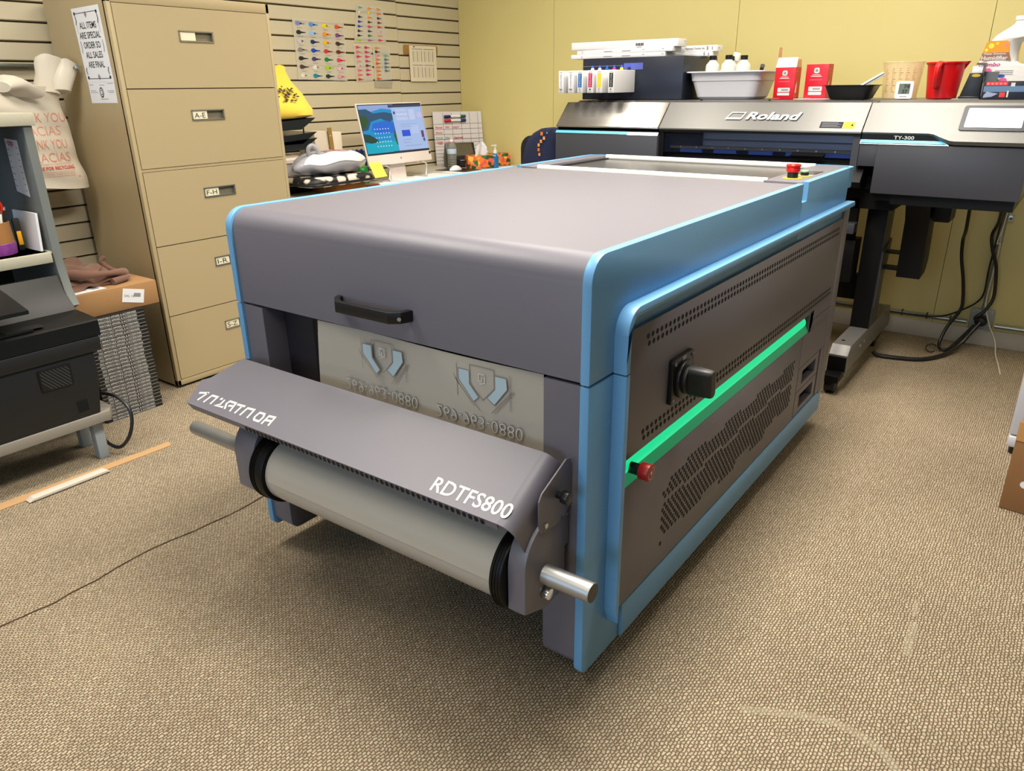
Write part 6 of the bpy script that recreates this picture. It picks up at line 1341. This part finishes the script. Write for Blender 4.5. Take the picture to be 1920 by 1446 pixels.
b = MB(); b.lathe([(0.019, 0.091), (0.019, 0.112), (0.017, 0.114)], (-3.33, 3.085, DZ), mat('cap_green', (90, 150, 40), 0.35)); b.build('cap', t)
b = MB(); b.lathe([(0.028, 0.0008), (0.040, 0.004), (0.042, 0.012), (0.036, 0.016), (0, 0.013)], (-3.16, 2.985, DZ), mat('case_maroon', (104, 32, 40), 0.3), sx=0.8, sy=1.4); tag(b.build('glasses_case'), 'flat oval maroon case on the desk beside the floral pouch', 'case')
# dark bag with orange flowers hung on a chair beside the printer
t = thing('swivel_chair', 'dark swivel chair with a navy orange-flowered garment on its back, left of the wide printer', 'chair', (-2.58, 3.62, 0))
M_nav = mat('garment_navy', (30, 36, 66), 0.85); M_ch = mat('chair_black', (20, 21, 24), 0.6)
b = MB(); b.box(-2.80, -2.36, 3.45, 3.85, 0.44, 0.50, M_ch, 0.02); b.build('seat', t)
b = MB(); b.prism(rrect(-2.625, -2.375, 0.56, 1.02, 0.07), 'y', 3.66, 3.70, M_ch, 0.008); b.build('backrest', t)
b = MB(); b.cyl((-2.58, 3.65, 0.08), (-2.58, 3.65, 0.44), 0.025, M_ch)
for k in range(5): a = 2*PI*k/5; b.cyl((-2.58, 3.65, 0.09), (-2.58+0.26*math.cos(a), 3.65+0.26*math.sin(a), 0.06), 0.014, M_ch); b.cyl((-2.58+0.26*math.cos(a), 3.65+0.26*math.sin(a), 0.0), (-2.58+0.26*math.cos(a), 3.65+0.26*math.sin(a), 0.06), 0.022, M_ch)
b.build('base', t)
b = MB()
b.loft([[Vector((-2.47+xc+hw*math.cos(a), 3.66+0.05*math.sin(a), z)) for a in [2*PI*q/16 for q in range(16)]] for z, hw, xc in ((0.70, 0.13, -0.01), (0.85, 0.135, -0.01), (0.95, 0.12, 0.0), (1.00, 0.105, 0.01), (1.035, 0.085, 0.03), (1.06, 0.05, 0.05), (1.065, 0.01, 0.05))], M_nav); g_ = b.build('garment', t, angle=60)
b = MB()
for k, (x, z, r_, c_) in enumerate(((-2.44, 1.035, 0.012, (220, 120, 50)), (-2.425, 1.012, 0.011, (226, 170, 90)), (-2.445, 0.995, 0.011, (226, 150, 60)), (-2.46, 0.975, 0.010, (226, 170, 90)), (-2.46, 0.95, 0.011, (214, 110, 50)), (-2.455, 0.925, 0.010, (226, 150, 60)), (-2.405, 1.04, 0.004, (220, 220, 220)))):
    b.poly([(x+r_*math.cos(a*PI/4)*(1 if a % 2 else 0.6), z+1.1*r_*math.sin(a*PI/4)*(1 if a % 2 else 0.7)) for a in range(8)], (0, 3.605, 0), X, Z, mat('flower_%d' % c_[1], c_, 0.8))
b.build('flower_print', g_, smooth=False)

# ================================================================== POWER ON THE YELLOW WALL
M_galv = mat('galvanised', (168, 170, 164), 0.3, 0.85); M_jb = mat('junction_grey', (142, 146, 146), 0.5)
t = thing('floor_conduit', 'horizontal galvanised conduit running along the wall just above the baseboard', 'conduit', (-1.0, WY-0.02, 0.1))
b = MB(); b.cyl((-2.6, WY-0.0125, 0.122), (-0.315, WY-0.0125, 0.116), 0.0115, M_galv, seg=14); b.cyl((-0.19, WY-0.0125, 0.113), (2.2, WY-0.0125, 0.108), 0.0115, M_galv, seg=14); b.build('pipe', t)
b = MB()
for x in (-0.62, -0.50, -0.39): b.box(x-0.0025, x+0.0025, WY-0.026, WY-0.001, 0.103, 0.134, M_black)
b.build('cable_tie', t)
t = thing('wall_conduit', 'vertical galvanised conduit rising from the junction box to behind the wide printer', 'conduit', (-0.25, WY-0.02, 0.2))
b = MB(); b.cyl((-0.251, WY-0.0125, 0.196), (-0.246, WY-0.0125, 1.15), 0.0115, M_galv, seg=14); b.build('pipe', t)
b = MB(); b.box(-0.248, -0.214, WY-0.004, WY-0.0005, 0.635, 0.668, M_galv, 0.001); b.cyl((-0.226, WY-0.006, 0.651), (-0.226, WY-0.003, 0.651), 0.006, M_pbody, seg=10); b.build('clamp', t)
t = thing('junction_box', 'grey square power socket box mounted on the yellow wall conduit', 'socket box', (-0.252, WY-0.03, 0.09))
b = MB(); b.box(-0.304, -0.199, WY-0.045, WY-0.0005, 0.091, 0.194, M_jb, 0.006); 
for (x, z) in ((-0.294, 0.102), (-0.294, 0.184), (-0.209, 0.102), (-0.209, 0.184)): b.cyl((x, WY-0.047, z), (x, WY-0.044, z), 0.004, M_galv, seg=8)
b.build('box', t)
b = MB(); b.cyl((-0.250, WY-0.058, 0.142), (-0.250, WY-0.044, 0.142), 0.030, M_black, seg=28); b.build('socket', t)
t = thing('power_lead', 'thick black power cord with round plug from the socket box to the printer foot', 'cord', (-0.4, 4.2, 0))
b = MB(); b.cyl((-0.252, WY-0.092, 0.140), (-0.250, WY-0.0585, 0.142), 0.021, M_black, seg=20, bev=0.003); b.build('plug', t)
b = MB(); b.tube([(-0.252, WY-0.088, 0.138), (-0.275, WY-0.13, 0.10), (-0.31, WY-0.20, 0.045), (-0.36, 4.10, 0.013), (-0.43, 3.98, 0.011), (-0.52, 3.935, 0.011), (-0.62, 3.915, 0.013), (-0.650, 3.91, 0.03)], 0.0105, M_black); b.build('cable', t)
b = MB(); b.tube([(-0.372, 4.0, 0.80), (-0.385, 4.20, 0.62), (-0.398, 4.30, 0.545), (-0.388, 4.30, 0.46), (-0.363, 4.30, 0.36), (-0.345, 4.30, 0.26), (-0.345, 4.29, 0.20), (-0.385, 4.26, 0.11), (-0.400, 4.22, 0.035), (-0.385, 4.19, 0.013), (-0.35, 4.20, 0.02), (-0.31, 4.26, 0.07), (-0.272, 4.315, 0.125)], 0.0082, M_black)
tag(b.build('power_cable'), 'black cable hanging from the printer underside in a bend and loop at the floor', 'cable')
b = MB(); b.tube([(-0.250, 4.05, 0.80), (-0.262, 4.25, 0.66), (-0.282, 4.32, 0.58), (-0.268, 4.33, 0.51), (-0.238, 4.335, 0.43), (-0.222, 4.335, 0.33), (-0.220, 4.33, 0.26), (-0.245, 4.32, 0.20), (-0.275, 4.315, 0.165), (-0.262, 4.325, 0.148)], 0.0080, M_black)
tag(b.build('power_cable'), 'black cable hanging beside the vertical conduit down into the socket box', 'cable')
b = MB(); b.tube([(-0.258, WY-0.030, 1.0), (-0.262, WY-0.030, 0.62), (-0.268, WY-0.030, 0.40), (-0.266, WY-0.030, 0.28), (-0.29, WY-0.030, 0.225), (-0.35, WY-0.032, 0.175), (-0.42, WY-0.032, 0.135), (-0.50, WY-0.030, 0.120), (-0.62, WY-0.030, 0.118), (-0.9, WY-0.030, 0.121), (-1.4, WY-0.030, 0.122)], 0.0042, M_black)
tag(b.build('data_cable'), 'thin black cable tied along the wall conduits behind the printer', 'cable')
b = MB(); b.tube([(-0.240, WY-0.034, 1.0), (-0.246, WY-0.036, 0.66), (-0.258, WY-0.036, 0.535), (-0.245, WY-0.036, 0.530), (-0.246, WY-0.034, 0.42), (-0.250, WY-0.034, 0.25), (-0.238, WY-0.055, 0.197), (-0.210, WY-0.075, 0.13), (-0.170, WY-0.10, 0.06), (-0.150, WY-0.17, 0.010), (-0.125, 4.10, 0.005), (-0.105, 3.97, 0.005)], 0.0034, mat('cable_cream', (206, 200, 176), 0.5))
tag(b.build('white_cable'), 'thin cream cable running down the conduit onto the carpet', 'cable')
b = MB(); b.tube([(-0.425+0.024*math.cos(a), 4.165+0.030*math.sin(a), 0.006+0.012*(1+math.sin(a))) for a in [2*PI*q/10+0.6 for q in range(9)]], 0.0028, M_black); tag(b.build('cable_tie'), 'loose black cable tie ring standing on the carpet beside the floor loop', 'cable tie')

# ================================================================== RIGHT EDGE
t = thing('white_appliance', 'tall white appliance on black feet cut off by the right picture edge', 'appliance', (0.28, 3.35, 0))
M_appl = mat('appliance_white', (206, 206, 214), 0.4)
b = MB(); b.box(-0.012, 0.56, 3.06, 3.66, 0.075, 0.62, M_appl, 0.012); b.box(-0.010, 0.56, 3.055, 3.66, 0.030, 0.073, M_appl, 0.008); b.prism([(-0.012, 0.61), (0.03, 0.66), (0.52, 0.66), (0.56, 0.61)], 'y', 3.07, 3.65, M_appl, 0.006); b.build('case', t)
for (x, y) in ((0.02, 3.09), (0.52, 3.09), (0.02, 3.62), (0.52, 3.62)):
    b = MB(); b.cyl((x, y, 0.0), (x, y, 0.031), 0.022, M_black, seg=18); b.build('foot', t)
t = thing('cardboard_box', 'worn brown cardboard box on the carpet at the right picture edge', 'box', (0.25, 2.75, 0))
M_card2 = mat('cardboard_dark', (140, 100, 62), 0.9, mottle=0.08, mscale=16)
b = MB(); b.M = rot_at((0.012, 2.608, 0.0005), rz=math.radians(-6)); b.box(0.0, 0.46, 0.0, 0.34, 0, 0.30, M_card2, 0.004); b.prism([(0.0, 0.24), (0.46, 0.24), (0.46, 0.302), (0.0, 0.302)], 'y', -0.0015, 0.0, mat('kraft_tape', (190, 140, 84), 0.4)); b.build('case', t)
b = MB(); b.M = rot_at((0.012, 2.608, 0.0005), rz=math.radians(-6)); b.poly([(0.052+0.012*math.cos(a*PI/8), 0.10+0.012*math.sin(a*PI/8)) for a in range(16)], (0, -0.001, 0), X, Z, M_paper); b.build('round_sticker', t, smooth=False)
